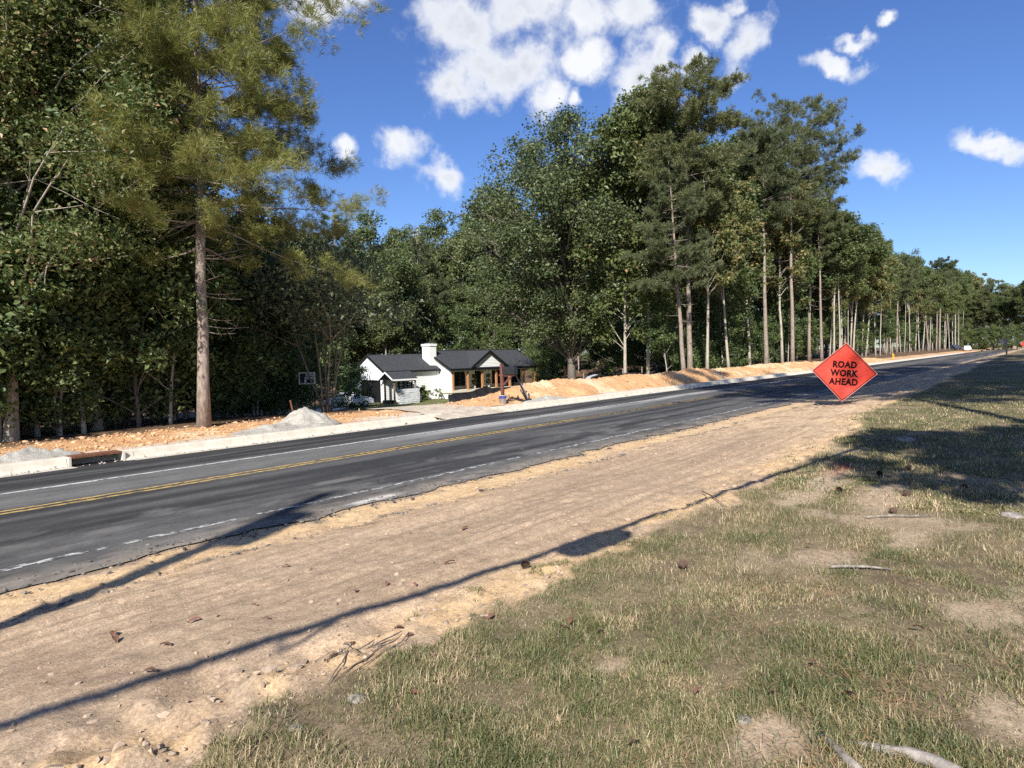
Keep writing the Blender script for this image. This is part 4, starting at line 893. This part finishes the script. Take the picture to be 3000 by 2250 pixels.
for i in range(1, 4): MB().box((WX+.145, 2.86, -.3+i*.64), (WX+.158, 6.74, -.27+i*.64)).build('panel_joint', M['black_trim'], gdoor)
MB().box((WX-.04, 2.33, -.3), (WX+.0, 2.45, WE-.15)).build('corner_board', M['white_trim'], house)
MB().box((-.04, 2.28, -.3), (.2, 2.33, WE-.15)).build('corner_board', M['white_trim'], house)
window(house, -5.3, -4.55, .95, 2.4, 2.33, 3, 4, 'black_trim', 'window', 'white_trim'); window(house, -4.2, -3.45, .95, 2.4, 2.33, 3, 4, 'black_trim', 'window', 'white_trim')
MB().box((-4.54, 2.27, .95), (-4.21, 2.33, 2.4)).build('shutter', simple('grey_shutter', (.16, .18, .20), .6, .1), house)
# covered side stoop with its own gabled roof
sr = slab(slab(MB(), [(-7.75, -.32, 2.35), (-4.6, -.32, 2.35), (-4.6, 1.0, 3.12), (-7.75, 1.0, 3.12)], .09), [(-7.75, 1.0, 3.12), (-4.6, 1.0, 3.12), (-4.6, 2.3, 2.35), (-7.75, 2.3, 2.35)], .09).build('stoop_roof', M['shingle'], house)
MB().box((-7.77, -.36, 2.21), (-4.58, -.325, 2.37)).build('fascia', M['white_trim'], sr)
for e in (-.34, 2.32): MB().bar((-7.79, e, 2.28), (-7.79, 1.0, 3.06), .05, .14).build('rake_board', M['white_trim'], sr)
for (x, y) in ((-7.45, -.1), (-7.45, 1.55), (-4.85, -.1)): MB().box((x-.07, y-.07, -.3), (x+.07, y+.07, 2.28 if y < 1 else 2.6)).build('post', M['dark_wood'] if y < 1 else M['black_trim'], house)
MB().box((-7.5, -.04, 2.12), (-4.8, .08, 2.27)).build('beam', M['dark_wood'], house)
MB().box((-7.6, .3, -.3), (-7.0, 1.8, .22)).build('step', M['black_trim'], house)
def place_local(x, y, z=0): c_, s_ = math.cos(-.131), math.sin(-.131); return (54.2+c_*x-s_*y, 50.855+s_*x+c_*y, HB+z)
# low whitewashed stone wall in front of the stoop
sw = tag(empty('stone_wall', place_local(-7.35, -.9, 0), -.131), 'low wall of whitewashed stacked stone by the side stoop', 'wall')
rs_ = random.Random(4)
for r in range(8):
    x = -.12 if r % 2 else 0
    while x < 2.35:
        L = rs_.uniform(.25, .55); L = min(L, 2.45-x); y0 = -rs_.uniform(0, .06)
        if L > .08: MB().box((x+.012, y0, -.15+r*.19+.01), (x+L-.012, .3, -.15+(r+1)*.19-.01)).build('stone', M['stone'], sw)
        x += L
# things on the porch and by the walls
def topiary(x, label):
    e = tag(empty('potted_topiary', place_local(x, 1.55, FZ)), label, 'potted plant', 'potted topiaries on the porch')
    MB().lathe([(.0, 0), (.15, 0), (.2, .36), (.17, .36), (.15, .3), (0, .3)], 14).build('pot', M['terracotta'], e, True)
    MB().tube([(0, 0, .3), (.01, 0, 1.5)], .025, 6).build('stem', M['bark_dark'], e)
    P = []
    r_ = np.random.default_rng(int(x*10))
    for z, r in ((.75, .30), (1.4, .25)):
        g = r_.normal(size=(900, 3)); g /= np.linalg.norm(g, axis=1, keepdims=True); P.append(g*r*r_.uniform(.75, 1.08, (900, 1))+np.array([0, 0, z]))
    V, T = leaf_cloud(np.concatenate(P), .07, 5); obj('foliage', mesh('foliage', V, [T]), M['leaf_under'], e)
topiary(4.7, 'potted double ball topiary left of the front door on the porch'); topiary(6.9, 'potted double ball topiary right of the front door on the porch')
def porch_chair(x, label):
    e = tag(empty('porch_chair', place_local(x, 1.5, FZ+.005), -.131), label, 'chair', 'chairs on the porch'); m_ = M['black_trim']
    MB().box((-.28, -.28, .38), (.28, .25, .44)).build('seat', m_, e); bk = MB()
    for i in range(5): bk.box((-.26+i*.115, .24, .45), (-.18+i*.115, .29, 1.05))
    bk.box((-.28, .235, 1.05), (.28, .295, 1.13)); bk.build('backrest', m_, e)
    for sx in (-.25, .25):
        for sy in (-.24, .24): MB().box((sx-.03, sy-.03, 0), (sx+.03, sy+.03, .378)).build('leg', m_, e)
        MB().box((sx-.04, -.28, .60), (sx+.04, .235, .64)).build('armrest', m_, e)
porch_chair(9.9, 'dark slatted chair on the porch under the left window pair'); porch_chair(10.9, 'dark slatted chair on the porch near the rightmost window')
proto('shrub_house', *hardwood(66, 1.45, .15, .75, .02, 16, 900, .17, up=.3, clump_r=.34, limb_r=.6, taper=.4), 'bark_dark', 'leaf_under')
proto('shrub_pale', *hardwood(67, 1.1, .12, .55, .015, 10, 240, .16, up=.3, clump_r=.34, limb_r=.6, taper=.4), 'bark_pale', 'leaf_myrtle')
for x, y, k, l in ((-3.0, 1.2, 'shrub_house', 'leafy green shrub against the white siding beside the stone wall'), (-.9, 1.1, 'shrub_pale', 'thin pale shrub against the white siding near the porch')):
    q = place_local(x, y); tree(k, 'foundation_shrub', (q[0], q[1], tz(q[0], q[1])), l, 1, 1.1, None, 'shrub', 'stems', 'foliage')
# white car half hidden at the garage
def car(p_, rz, label, paint, name='parked_car', group=None):
    e = tag(empty(name, p_, rz), label, 'car', group)
    prof_ = [(-2.2, .32), (-2.25, .62), (-2.1, .86), (-1.5, .95), (-.85, 1.40), (.55, 1.44), (1.25, .98), (2.0, .86), (2.25, .66), (2.28, .34)]
    n = len(prof_); V = []
    for y, sc_ in ((-.86, .97), (-.80, 1.0), (.80, 1.0), (.86, .97)):
        for x, z in prof_: V.append((x*sc_, y*(1 if z < 1.0 else .78), .32+(z-.32)*(1 if abs(y) < .85 else .94)))
    b = MB(); b.add(V, [[(i+k*n, i+1+k*n, i+1+(k+1)*n, i+(k+1)*n) for k in range(3) for i in range(n-1)]])
    b.P.setdefault(n, []).append(np.array([list(range(n)), list(range(3*n, 4*n))[::-1]])); b.add([V[0], V[n-1], V[4*n-1], V[3*n]], [[(0, 1, 2, 3)]])
    b.build('body', paint, e)
    for s_ in (-1, 1):
        MB().add([(-.75, s_*.80, 1.0), (.95, s_*.80, 1.0), (.48, s_*.685, 1.37), (-.62, s_*.685, 1.37)], [[(0, 1, 2, 3)]]).build('side_window', M['glass'], e)
        for x in (-1.4, 1.42):
            w = MB(); w.tube([(x, s_*.68, .32), (x, s_*.89, .32)], .32, 18); wh = w.build('wheel', M['rubber'], e); MB().tube([(x, s_*.885, .32), (x, s_*.90, .32)], .19, 14).build('rim', M['steel'], wh)
        MB().box((2.16, s_*.62-.14, .62), (2.262, s_*.62+.14, .74)).build('headlight', M['steel'], e)
    MB().add([(.62, -.66, 1.42), (.62, .66, 1.42), (1.24, .76, 1.0), (1.24, -.76, 1.0)], [[(0, 1, 2, 3)]]).build('windscreen', M['glass'], e, loc=(.03, 0, .02))
    return e
q = at_depth(754, 874, 66); car((q[0], q[1], tz(q[0], q[1])), -.5, 'white car nosing out from the shrubs before the garage', M['car_white'])

# board with dark canton and pale stripes in the shade
c0 = at_v(664, 845, 24.5); fs = tag(empty('framed_board', (c0[0], c0[1], tz(c0[0], c0[1])), AZ-R(90)-R(8)), 'white framed board with dark corner and pale stripes in the shade', 'sign')
zc = at_v(664, 817, 24.5)[2]-tz(c0[0], c0[1])
MB().box((-.33, -.01, zc-.22), (.33, .01, zc+.22)).build('panel', simple('board_dark', (.03, .04, .055), .6, .1), fs)
for a_, b_ in (((-.36, -.03, zc+.20), (.36, .02, zc+.25)), ((-.36, -.03, zc-.25), (.36, .02, zc-.20)), ((-.36, -.03, zc-.2), (-.31, .02, zc+.2)), ((.31, -.03, zc-.2), (.36, .02, zc+.2))): MB().box(a_, b_).build('frame', M['white_trim'], fs)
for i in range(4): MB().box((-.04 if i < 2 else -.10, -.016, zc+.145-i*.062), (.30, -.0115, zc+.18-i*.062)).build('stripe', M['white_trim'], fs)
MB().box((-.11, -.0165, zc-.18), (-.02, -.0118, zc-.06)).build('stripe', M['white_trim'], fs)
for x in (-.3, .3): MB().box((x-.02, .021, -.3), (x+.02, .05, zc+.2)).build('leg', M['black_trim'], fs)

# ------------------------------------------------------------------ road work signs
def text_mesh(txt, size, bold):
    cu = bpy.data.curves.new('t', 'FONT'); cu.body = txt; cu.size = size; cu.align_x = 'CENTER'; cu.offset = bold; cu.extrude = .001; cu.space_character = 1.08; cu.resolution_u = 3
    o = bpy.data.objects.new('t', cu); col.objects.link(o); bpy.context.view_layer.update()
    me = bpy.data.meshes.new_from_object(o.evaluated_get(bpy.context.evaluated_depsgraph_get())); bpy.data.objects.remove(o); return me
def signfab():
    m_, t, p_, o = mat_new('fluorescent_mesh'); g = new(t, 'ShaderNodeTexCoord'); f = noise(t, g.outputs['Object'], 2.2, 3)
    c_ = mixc(t, ramp(t, f, .35, .65), (.72, .040, .014), (.75, .062, .032)); link(t, c_, p_.inputs['Base Color']); p_.inputs['Roughness'].default_value = .5
    tr = new(t, 'ShaderNodeBsdfTranslucent'); link(t, c_, tr.inputs[0]); ms = new(t, 'ShaderNodeMixShader'); ms.inputs[0].default_value = .25; link(t, p_.outputs[0], ms.inputs[1]); link(t, tr.outputs[0], ms.inputs[2]); link(t, ms.outputs[0], o.inputs[0])
    b = new(t, 'ShaderNodeBump'); b.inputs['Strength'].default_value = .25; b.inputs['Distance'].default_value = .02; link(t, noise(t, g.outputs['Object'], 9, 4), b.inputs['Height']); link(t, b.outputs[0], p_.inputs['Normal'])
    return m_
M['sign_orange'] = signfab(); M['sign_black'] = simple('sign_black', (.010, .005, .005), .8, .1, spec=.1)
M['sign_rim'] = simple('sign_rim', (.50, .16, .13), .6, .2)
def wave(x, z): return .035*math.sin(3.1*x+1.2)*math.cos(2.3*z)+.012*math.sin(7*x-4*z)+.03*max(0, .35-abs(z+.45))*math.sin(9*x)
HD = .86
def sign(p_, rz, roll, label):
    e = empty('road_work_sign', p_, rz); e.rotation_euler = (R(-3), roll, rz); tag(e, label, 'sign', 'road work signs')
    zc_ = HD+.10; b = MB(); n = 22; V = []; T = []
    idx = {}
    for i in range(n+1):
        for j in range(n+1):
            s_, t_ = (i/n-.5)*2*HD, (j/n-.5)*2*HD; x = (s_+t_)/2; z = (t_-s_)/2; idx[i, j] = len(V); V.append((x, wave(x, z), zc_+z))
    b.add(V, [[(idx[i, j], idx[i+1, j], idx[i+1, j+1], idx[i, j+1]) for i in range(n) for j in range(n)]]); pn = b.build('panel', M['sign_orange'], e, True)
    def band(k0, k1, off, mat, nm):                # a diamond ring lying on the cloth
        b = MB(); cs = [(0, 1), (1, 0), (0, -1), (-1, 0)]
        for a in range(4):
            (x0, z0), (x1, z1) = cs[a], cs[(a+1) % 4]; V = []
            for i in range(13):
                f = i/12; x = x0*(1-f)+x1*f; z = z0*(1-f)+z1*f
                for k in (k0, k1): V.append((x*HD*k, wave(x*HD*k, z*HD*k)+off, zc_+z*HD*k))
            b.add(V, [[(2*i, 2*i+1, 2*i+3, 2*i+2) for i in range(12)]])
        return b.build(nm, mat, pn)
    band(.94, .975, -.004, M['sign_black'], 'border'); band(.975, 1.012, -.003, M['sign_rim'], 'hem')
    for i, (txt, dz) in enumerate((('ROAD', .137), ('WORK', -.115), ('AHEAD', -.367))):
        me = text_mesh(txt, .258, .0115); n_ = len(me.vertices); c_ = np.empty(n_*3, np.float32); me.vertices.foreach_get('co', c_); c_ = c_.reshape(-1, 3)
        x, z, o_ = c_[:, 0]*.84, c_[:, 1]+dz, c_[:, 2]
        y = np.array([wave(a, d) for a, d in zip(x, z)])-.006-o_
        me.vertices.foreach_set('co', np.stack([x, y, zc_+z], -1).astype(np.float32).ravel()); me.update(); me.materials.clear(); obj('lettering', me, M['sign_black'], pn)
    MB().bar((0, .06, .05), (0, .05, zc_+HD*.98), .03).build('upright', M['steel'], e); MB().bar((-HD*.98, .055, zc_), (HD*.98, .055, zc_), .022).build('crossbar', M['steel'], e)
    for s_ in (-1, 1):
        for d in (-1, 1): MB().bar((0, .06, .09), (s_*.70, .06+d*.5, .03), .055, .04).build('leg', M['tool_black'], e)
    MB().box((-.07, .0, .04), (.07, .12, .2)).build('base_bracket', M['tool_black'], e)
    return e
q = at_depth(2466/S, 1183/S, 20.0); hd = math.atan2(q[1], q[0])
sign((q[0], q[1], tz(q[0], q[1])), hd-R(90), R(4.2), 'orange red diamond ROAD WORK AHEAD sign on the bare shoulder')
qs = at_depth(3016/S, 1024/S, 78); sign((qs[0], qs[1], tz(qs[0], qs[1])), math.atan2(qs[1], qs[0])-R(90), 0, 'small distant orange diamond sign far along the shoulder')

# ------------------------------------------------------------------ mailboxes, fences, tools along the far kerb
def mailbox(p_, rz, label, wood, boxm, bucket=True, cyl=False):
    e = tag(empty('mailbox', p_, rz), label, 'mailbox')
    if bucket:
        bk = MB().lathe([(0, .0), (.115, 0), (.14, .33), (.148, .33), (.148, .345), (.132, .345), (.13, .25), (0, .25)], 18).build('bucket', M['bucket_white'], e, True)
        MB().lathe([(.1345, .225), (.1415, .315)], 18).build('bucket_band', M['bucket_blue'], bk)
    z1 = 1.50
    MB().bar((0, 0, .02 if not bucket else .2), (-.03, 0, z1), .10).build('post', wood, e)
    MB().box((-.05, -.58, 1.05), (.05, .12, 1.11)).build('arm', wood, e); MB().bar((0, -.04, .72), (0, -.42, 1.05), .06).build('brace', wood, e)
    n = 10; V = []
    for y in (-.60, -.09):
        for x, z in [(-.11, 0), (.11, 0), (.11, .16)]+[(.11*math.cos(a), .16+.12*math.sin(a)) for a in np.linspace(.25, math.pi-.25, n)]+[(-.11, .16)]: V.append((x, y, 1.112+z))
    k = n+4; b = MB(); b.add(V, [[(i, (i+1) % k, k+(i+1) % k, k+i) for i in range(k)]]); b.P.setdefault(k, []).append(np.array([list(range(k))[::-1], list(range(k, 2*k))]))
    bx = b.build('box', boxm, e); b = MB(); V2 = [(x*1.06, -.612, 1.105+(z-1.112)*1.05) for x, y, z in V[:k]]+[(x*1.06, -.602, 1.105+(z-1.112)*1.05) for x, y, z in V[:k]]
    b.add(V2, [[(i, (i+1) % k, k+(i+1) % k, k+i) for i in range(k)]]); b.P.setdefault(k, []).append(np.array([list(range(k))[::-1], list(range(k, 2*k))])); b.build('door', boxm, bx)
    return e
pmb = at(1086.5, 873, .16); mailbox((pmb[0], pmb[1], tz(pmb[0], pmb[1])+.01), R(4), 'black mailbox on a red brown post standing in a bucket at the kerb', M['redwood'], M['mailbox'])
pf = at_depth(2949/S, 1034/S, 60); mailbox((pf[0], pf[1], tz(pf[0], pf[1])), R(180+25), 'weathered wooden mailbox on a post on the near shoulder far up the road', M['dark_wood'], M['dark_wood'], False)
def silt(tops, v, label, stakes, name='silt_fence'):
    pts = [at_v(x/S, y/S, v+dv) for x, y, dv in tops]; e = tag(empty(name, (pts[0][0], pts[0][1], tz(pts[0][0], pts[0][1]))), label, 'silt fence', 'silt fences'); o = np.array(e.location)
    fine = []
    for a, c_ in zip(pts[:-1], pts[1:]):
        for t in np.linspace(0, 1, 7)[:-1]: fine.append(a*(1-t)+c_*t)
    fine.append(pts[-1]); V = []
    for i, q in enumerate(fine):
        zb_ = tz(q[0], q[1])-.05
        for k in range(7):
            f = k/6; V.append((q[0]+.07*math.sin(i*1.3+k*.9)*(.3+f*.4), q[1]+.10*math.sin(i*.9+k*.7)*(1-f*.5)-.25*(1-f)**2, zb_*(1-f)+q[2]*f))
    b = MB(); b.add(np.array(V)-o, [[(i*7+k, (i+1)*7+k, (i+1)*7+k+1, i*7+k+1) for i in range(len(fine)-1) for k in range(6)]]); b.build('fabric', M['silt'], e, True)
    for (x, y, ex) in stakes:
        q = at_v(x/S, y/S, v+.08); MB().bar(Vector((q[0]+.05, q[1]+.03, tz(q[0], q[1])-.1))-Vector(o), Vector((q[0], q[1], q[2]+ex))-Vector(o), .045).build('stake', M['dark_wood'], e)
z2 = lambda x, y, d=0: (1300+x/7.373, 1000+y/7.373, d)
silt([z2(95, 1155), z2(300, 1112), z2(560, 1092), z2(700, 1045), z2(890, 962), z2(1040, 1010), z2(1200, 992), z2(1420, 985), z2(1650, 1000), z2(1850, 985)], 18.9, 'black silt fence sagging in front of the porch behind the clay bank', [z2(112, 1135)[:2]+(.04,), z2(890, 965)[:2]+(.03,), z2(1640, 1000)[:2]+(.05,)])
z6 = lambda x, y, d=0: (1650+x/5.53, 1030+y/5.53, d)
silt([z6(690, 460), z6(780, 400), z6(1000, 352), z6(1150, 335), z6(1310, 350), z6(1340, 420)], 18.9, 'black silt fence slumped beneath the oak with two leaning stakes', [z6(967, 275)[:2]+(0,), z6(1275, 250)[:2]+(0,)])
silt([z6(-60, 500), z6(80, 495), z6(220, 510), z6(340, 515)], 19.0, 'low strip of black silt fence at the foot of the oak trunk', [z6(330, 340)[:2]+(0,)])
def stake(x0, y0, x1, y1, v, w, mat, label, name='survey_stake', grp=None):
    a = at_v(x0/S, y0/S, v); c_ = at_v(x1/S, y1/S, v); e = tag(MB().bar(Vector(a)-Vector(c_), (0, 0, -.06), w).build(name, mat, None, loc=c_), label, 'stake', grp); return e
stake(850, 1173, 863, 1222, 18.3, .035, M['rust'], 'thin reddish pipe leaning out of the ground behind the gravel pile', 'marker_pipe')
stake(1535.5, 1122, 1537.5, 1165, 16.5, .04, M['stake'], 'pale wooden stake in the clay bank beside the folded stand')
stake(1052, 1197, 1053.5, 1216, 19, .03, M['stake'], 'small grey stake beside the drive near the yard')
stake(107, 1291, 107, 1306, 19.2, .03, M['stake'], 'small stake at the wood edge behind the low gravel spread')
e = at_v(1545/S, 1172/S, 15.75); st = tag(empty('folded_stand', e), 'dark folded metal stand leaning on the clay bank beside the mailbox', 'stand')
a = Vector(at_v(1509.5/S, 1095/S, 16.5))-Vector(e)
MB().bar((-.02, 0, 0), a, .035).build('leg', M['tool_black'], st); MB().bar((.07, .03, .02), a*.78+Vector((.08, .02, 0)), .03).build('leg', M['tool_black'], st); MB().bar((.03, -.04, .0), a*.62+Vector((.03, -.03, .02)), .028).build('leg', M['steel'], st)
MB().box((-.06, -.06, -.02), (.2, .06, .05)).build('foot', M['tool_black'], st); MB().bar((.12, 0, .04), (.10, .0, .26), .04).build('bracket', M['tool_black'], st)
e = at_v(1508/S, 1176/S, 15.95); b = MB(); b.tube([(-.32, 0, .26), (-.33, 0, .12), (-.24, -.02, .04), (-.12, -.05, .0)], [.012, .018, .02, .012], 6); b.tube([(-.10, -.02, .03), (.06, -.02, .05), (.20, 0, .10), (.24, .02, .24)], [.015, .035, .04, .012], 6)
tag(b.build('dug_up_roots', M['bark_dark'], None, loc=e), 'curled dark dug up roots lying on the clay beside the bucket', 'roots')
# peaked sheet on a block under the oak
e = at_v(z6(555, 500)[0]/S, z6(555, 500)[1]/S, 19.6); sh = tag(empty('metal_cover', e, -.7), 'peaked pale metal cover behind the clay bank under the oak', 'cover')
b = MB(); V = []
for y in (-.35, .35):
    for x, z in ((-.62, .22), (-.45, .36), (-.05, .47), (.35, .38), (.60, .22)): V.append((x, y, z-.02))
b.add(V, [[(i, i+1, i+6, i+5) for i in range(4)]]); b.add([(x, y, z-.02) for x, y, z in V], [[(i+5, i+6, i+1, i) for i in range(4)]]); b.build('sheet', M['tarp'], sh)
MB().box((-.45, -.3, -.3), (.5, .3, .19)).build('block', M['void'], sh)
# hydrant
e = at_v(2616/S, 1047/S, 16.6); hy = tag(empty('fire_hydrant', (e[0], e[1], tz(e[0], e[1])+.02)), 'yellow fire hydrant at the edge of the right wood', 'hydrant')
MB().lathe([(0, 0), (.17, 0), (.17, .05), (.11, .07), (.11, .52), (.15, .54), (.15, .58), (.12, .66), (.05, .74), (.03, .80), (0, .80)], 14).build('barrel', M['yellow_paint'], hy, True)
for s_ in (-1, 1): MB().tube([(s_*.08, 0, .42), (s_*.2, 0, .42)], .055, 10).build('outlet', M['yellow_paint'], hy)
MB().tube([(0, -.08, .40), (0, -.22, .40)], .075, 10).build('outlet', M['yellow_paint'], hy)
# far parked cars
for i, (u, v, l, m_) in enumerate(((226, 17.2, 'tiny white car parked at the far end of the right wood', 'car_white'), (231, 20.6, 'tiny dark car parked beyond the white one at the far end of the wood', 'car_dark'))):
    car((u, v, tz(u, v)), R(8+20*i), l, M[m_], 'distant_car', 'cars parked far up the road')

# ------------------------------------------------------------------ the pole line behind the camera, whose shadows cross the road
pole = tag(empty('utility_pole', (-7.8, 1.4, tz(-7.8, 1.4)-.02)), 'wooden utility pole with transformer casting its shadow onto the road', 'utility pole')
MB().tube([(0, 0, -.3), (0, 0, 10.9)], [.17, .11], 14).build('shaft', M['pole'], pole); MB().tube([(.22, -.18, 9.0), (.22, -.18, 9.9)], .2, 14).build('transformer', M['steel'], pole); MB().box((-.06, -.06, 8.9), (.2, .06, 9.0)).build('bracket', M['pole'], pole)
def span(t): return Vector((-7.8+42.8*t, 1.4-4.5*t, 5.0-.55*math.sin(math.pi*t)))
cab = tag(empty('overhead_cable', (-7.8, 1.4, 5)), 'thick communication cable slung along the roadside with splice case', 'cable'); oc = Vector((-7.8, 1.4, 5))
MB().tube([span(t)-oc for t in np.linspace(0, .40, 24)], .042, 6).build('bundle', M['cable'], cab); MB().tube([span(t)-oc for t in np.linspace(.4, 1, 24)], .012, 5).build('strand', M['cable'], cab)
tl = .40; p0 = span(tl)-oc; MB().tube([p0, p0+Vector((.25, 0, -.02)), p0+Vector((.42, 0, -.13)), p0+Vector((.38, 0, -.28))], .022, 6).build('loop', M['cable'], cab)
t0_ = .170; p0 = span(t0_)-oc; MB().tube([p0+Vector((0, 0, -.20)), p0+Vector((.12, 0, -.22)), p0+Vector((.80, -.05, -.26)), p0+Vector((.92, -.06, -.26))], [.08, .19, .19, .07], 10).build('splice_case', M['cable'], cab)
t1_ = .105; p0 = span(t1_)-oc; MB().tube([p0, p0+Vector((.1, 0, -.22)), p0+Vector((.35, 0, -.25)), p0+Vector((.6, 0, -.02))], .02, 6).build('loop', M['cable'], cab)
p2_ = tag(empty('utility_pole', (35, -3.1, tz(35, -3.1))), 'second wooden utility pole further along the lawn', 'utility pole'); MB().tube([(0, 0, -.3), (0, 0, 10)], [.16, .11], 12).build('shaft', M['pole'], p2_)

# ------------------------------------------------------------------ small things in the foreground
z8 = lambda x, y: (at((1500+x*.678)/S, (1250+y*.678)/S, .27)); z7 = lambda x, y: (at((x*.678)/S, (1450+y*.678)/S, .2))
def gz(p_, dz=0): return Vector((p_[0], p_[1], tz(p_[0], p_[1])+dz))
def cone_mesh():
    b = MB(); n = 0
    for i in range(11):
        f = i/10; r = .032*math.sin(math.pi*(.12+.8*f))+.003; z = f*.075
        for k in range(8):
            a = (k+.5*(i % 2))*math.pi/4; c_, s_ = math.cos(a), math.sin(a); t = .010
            b.add([(c_*r*.4-s_*t*.5, s_*r*.4+c_*t*.5, z), (c_*r*.4+s_*t*.5, s_*r*.4-c_*t*.5, z), (c_*r+s_*t, s_*r-c_*t, z+.010), (c_*r*1.1, s_*r*1.1, z+.016), (c_*r-s_*t, s_*r+c_*t, z+.010)], [[(0, 1, 2, 3, 4)]])
    b.tube([(0, 0, 0), (0, 0, .075)], .012, 6); return b.me('pine_cone')
cm_ = cone_mesh(); cm_.materials.append(M['cone'])
for i, (p_, l) in enumerate([(z7(1655+0, 520) if False else z8(40, 590), 'open pine cone on the bare soil at the dirt edge'), (z8(740, 612), 'reddish pine cone lying in the grass'), (z8(1428, 275), 'pine cone at the edge of the bare patch'), (z8(1575, 200), 'pine cone on the lawn near the shade'), (z8(1640, 365), 'pine cone beside the thin pale stick'), (z8(1725, 290), 'small pine cone on the bare soil'), (z8(1950, 258), 'pine cone in the tree shade'), (z8(1700, 180), 'pine cone near the red mark')]):
    o = obj('pine_cone', cm_, None, None, gz(p_, .035)); o.rotation_euler = (1.4, i*.7, i*1.9); o.scale = (.95,)*3; tag(o, l, 'pine cone', 'pine cones on the ground')
def leafy(seed):
    r_ = np.random.default_rng(seed); b = MB(); n = 7; V = []
    for i in range(n):
        f = i/(n-1); w = .026*math.sin(math.pi*min(1, f*.94+.06))**.8+.001; z = .018*math.sin(f*3)+.006*r_.random()
        V += [((f-.5)*.115, -w, z+.014), ((f-.5)*.115, 0, z), ((f-.5)*.115, w, z+.014*r_.random()+.006)]
    b.add(V, [[(3*i+k, 3*i+3+k, 3*i+4+k, 3*i+1+k) for i in range(n-1) for k in range(2)]]); return smooth(b.me('fallen_leaf'))
LM_ = [leafy(i) for i in range(3)]; [m_.materials.append(M['dead_leaf']) for m_ in LM_]
leafpts = [(650,785),(1165,778),(1445,765),(1525,640),(2125,568),(1725,605),(1885,755),(500,605),(840,530),(1670,398),(1540,430),(715,650),(490,572),(1795,395),(1800,920),(1235,262),(1945,312),(1770,640),(1150,545),(1100,470),(2010,130),(1410,785)]
rl_ = random.Random(3)
for i, (x, y) in enumerate(leafpts):
    o = obj('fallen_leaf', LM_[i % 3], None, None, gz(z7(x, y), .008)); o.rotation_euler = (rl_.uniform(-.3, .3), rl_.uniform(-.3, .3), rl_.random()*6.28); o.scale = (rl_.uniform(.4, .75),)*3; tag(o, 'curled brown leaf lying on the bare shoulder', 'leaf', 'fallen leaves on the shoulder')
for i in range(12):
    q = at(rl_.uniform(1000, 2180), rl_.uniform(1150, 1640), .27); o = obj('fallen_leaf', LM_[i % 3], None, None, gz(q, .04)); o.rotation_euler = (rl_.uniform(-.4, .4), rl_.uniform(-.4, .4), rl_.random()*6.28); o.scale = (rl_.uniform(.35, .65),)*3; tag(o, 'small brown leaf lying in the lawn grass', 'leaf', 'fallen leaves in the grass')
def limb(name, pts, rad, mat, label, cat, dz=.0, n=7):
    P = [gz(p_, dz+r*.5) for p_, r in zip(pts, rad)]; o = P[0].copy()
    tag(MB().tube([p_-o for p_ in P], rad, n).build(name, mat, None, True, o), label, cat)
limb('fallen_stick', [z8(1375, 607), z8(1450, 601), z8(1540, 606), z8(1640, 615)], [.009, .011, .010, .005], M['stick'], 'short dark stick with pale end lying on a bare lawn patch', 'stick', .02)
limb('fallen_stick', [z8(1530, 385), z8(1640, 380), z8(1730, 380), z8(1820, 378)], [.006, .008, .008, .004], M['stick'], 'long thin pale stick on the lawn near the pine cones', 'stick', .025)
limb('surface_root', [z8(1460, 1365), z8(1560, 1392), z8(1640, 1412), z8(1720, 1425), z8(1830, 1460), z8(1960, 1530)], [.008, .017, .022, .026, .027, .03], M['stick'], 'thick pale grey root exposed in the lawn', 'root', .012)
limb('surface_root', [z8(1330, 1325), z8(1375, 1375), z8(1430, 1430), z8(1500, 1500)], [.010, .018, .018, .02], M['stick'], 'thinner grey root beside the thick exposed one', 'root', .012)
limb('fallen_stick', [z8(820, 270), z8(870, 305), z8(925, 345)], [.005, .007, .004], M['bark_dark'], 'dark twig sticking from the dirt edge by the grass', 'stick', .03)
rt = np.random.default_rng(8)
tw = tag(empty('twig_bundle', gz(z7(1600, 730), 0)), 'tangle of torn dark roots at the edge of the grass', 'roots'); ot = Vector(tw.location)
for a, c_ in (((1770, 635), (1500, 850)), ((1740, 625), (1560, 720)), ((1690, 690), (1450, 860)), ((1510, 750), (1400, 890)), ((1520, 745), (1480, 640)), ((1620, 640), (1520, 700)), ((1600, 690), (1720, 640)), ((1500, 740), (1440, 770))):
    A, B_ = gz(z7(*a), .03), gz(z7(*c_), .012); pp = wobble_path(A, B_, 6, rt, .14); MB().tube([Vector(q)-ot for q in pp], [.002, .0045, .0045, .0035, .003, .001], 5).build('root', M['bark_dark'], tw)
for i, (p_, s_, l) in enumerate([(z8(1700, 68), .17, 'low grey stone in the shaded lawn'), (z8(2165, 375), .10, 'pale stone in the lawn by the tree shade'), (z7(1280, 1068), .032, 'grey stone half sunk at the grass edge'), (z7(1545, 935), .05, 'flat pale stone at the grass edge beside the sand'), (z8(1000, 1255), .035, 'whitish stone in the near lawn')]):
    r_ = np.random.default_rng(80+i); bm_ = bmesh.new(); bmesh.ops.create_icosphere(bm_, subdivisions=2, radius=s_)
    for v_ in bm_.verts: v_.co *= 1+.22*(r_.random()-.5); v_.co.z *= .42
    me = bpy.data.meshes.new('stone'); bm_.to_mesh(me); bm_.free(); tag(obj('stone', me, M['stick'], None, gz(p_, s_*.1), i), l, 'stone')
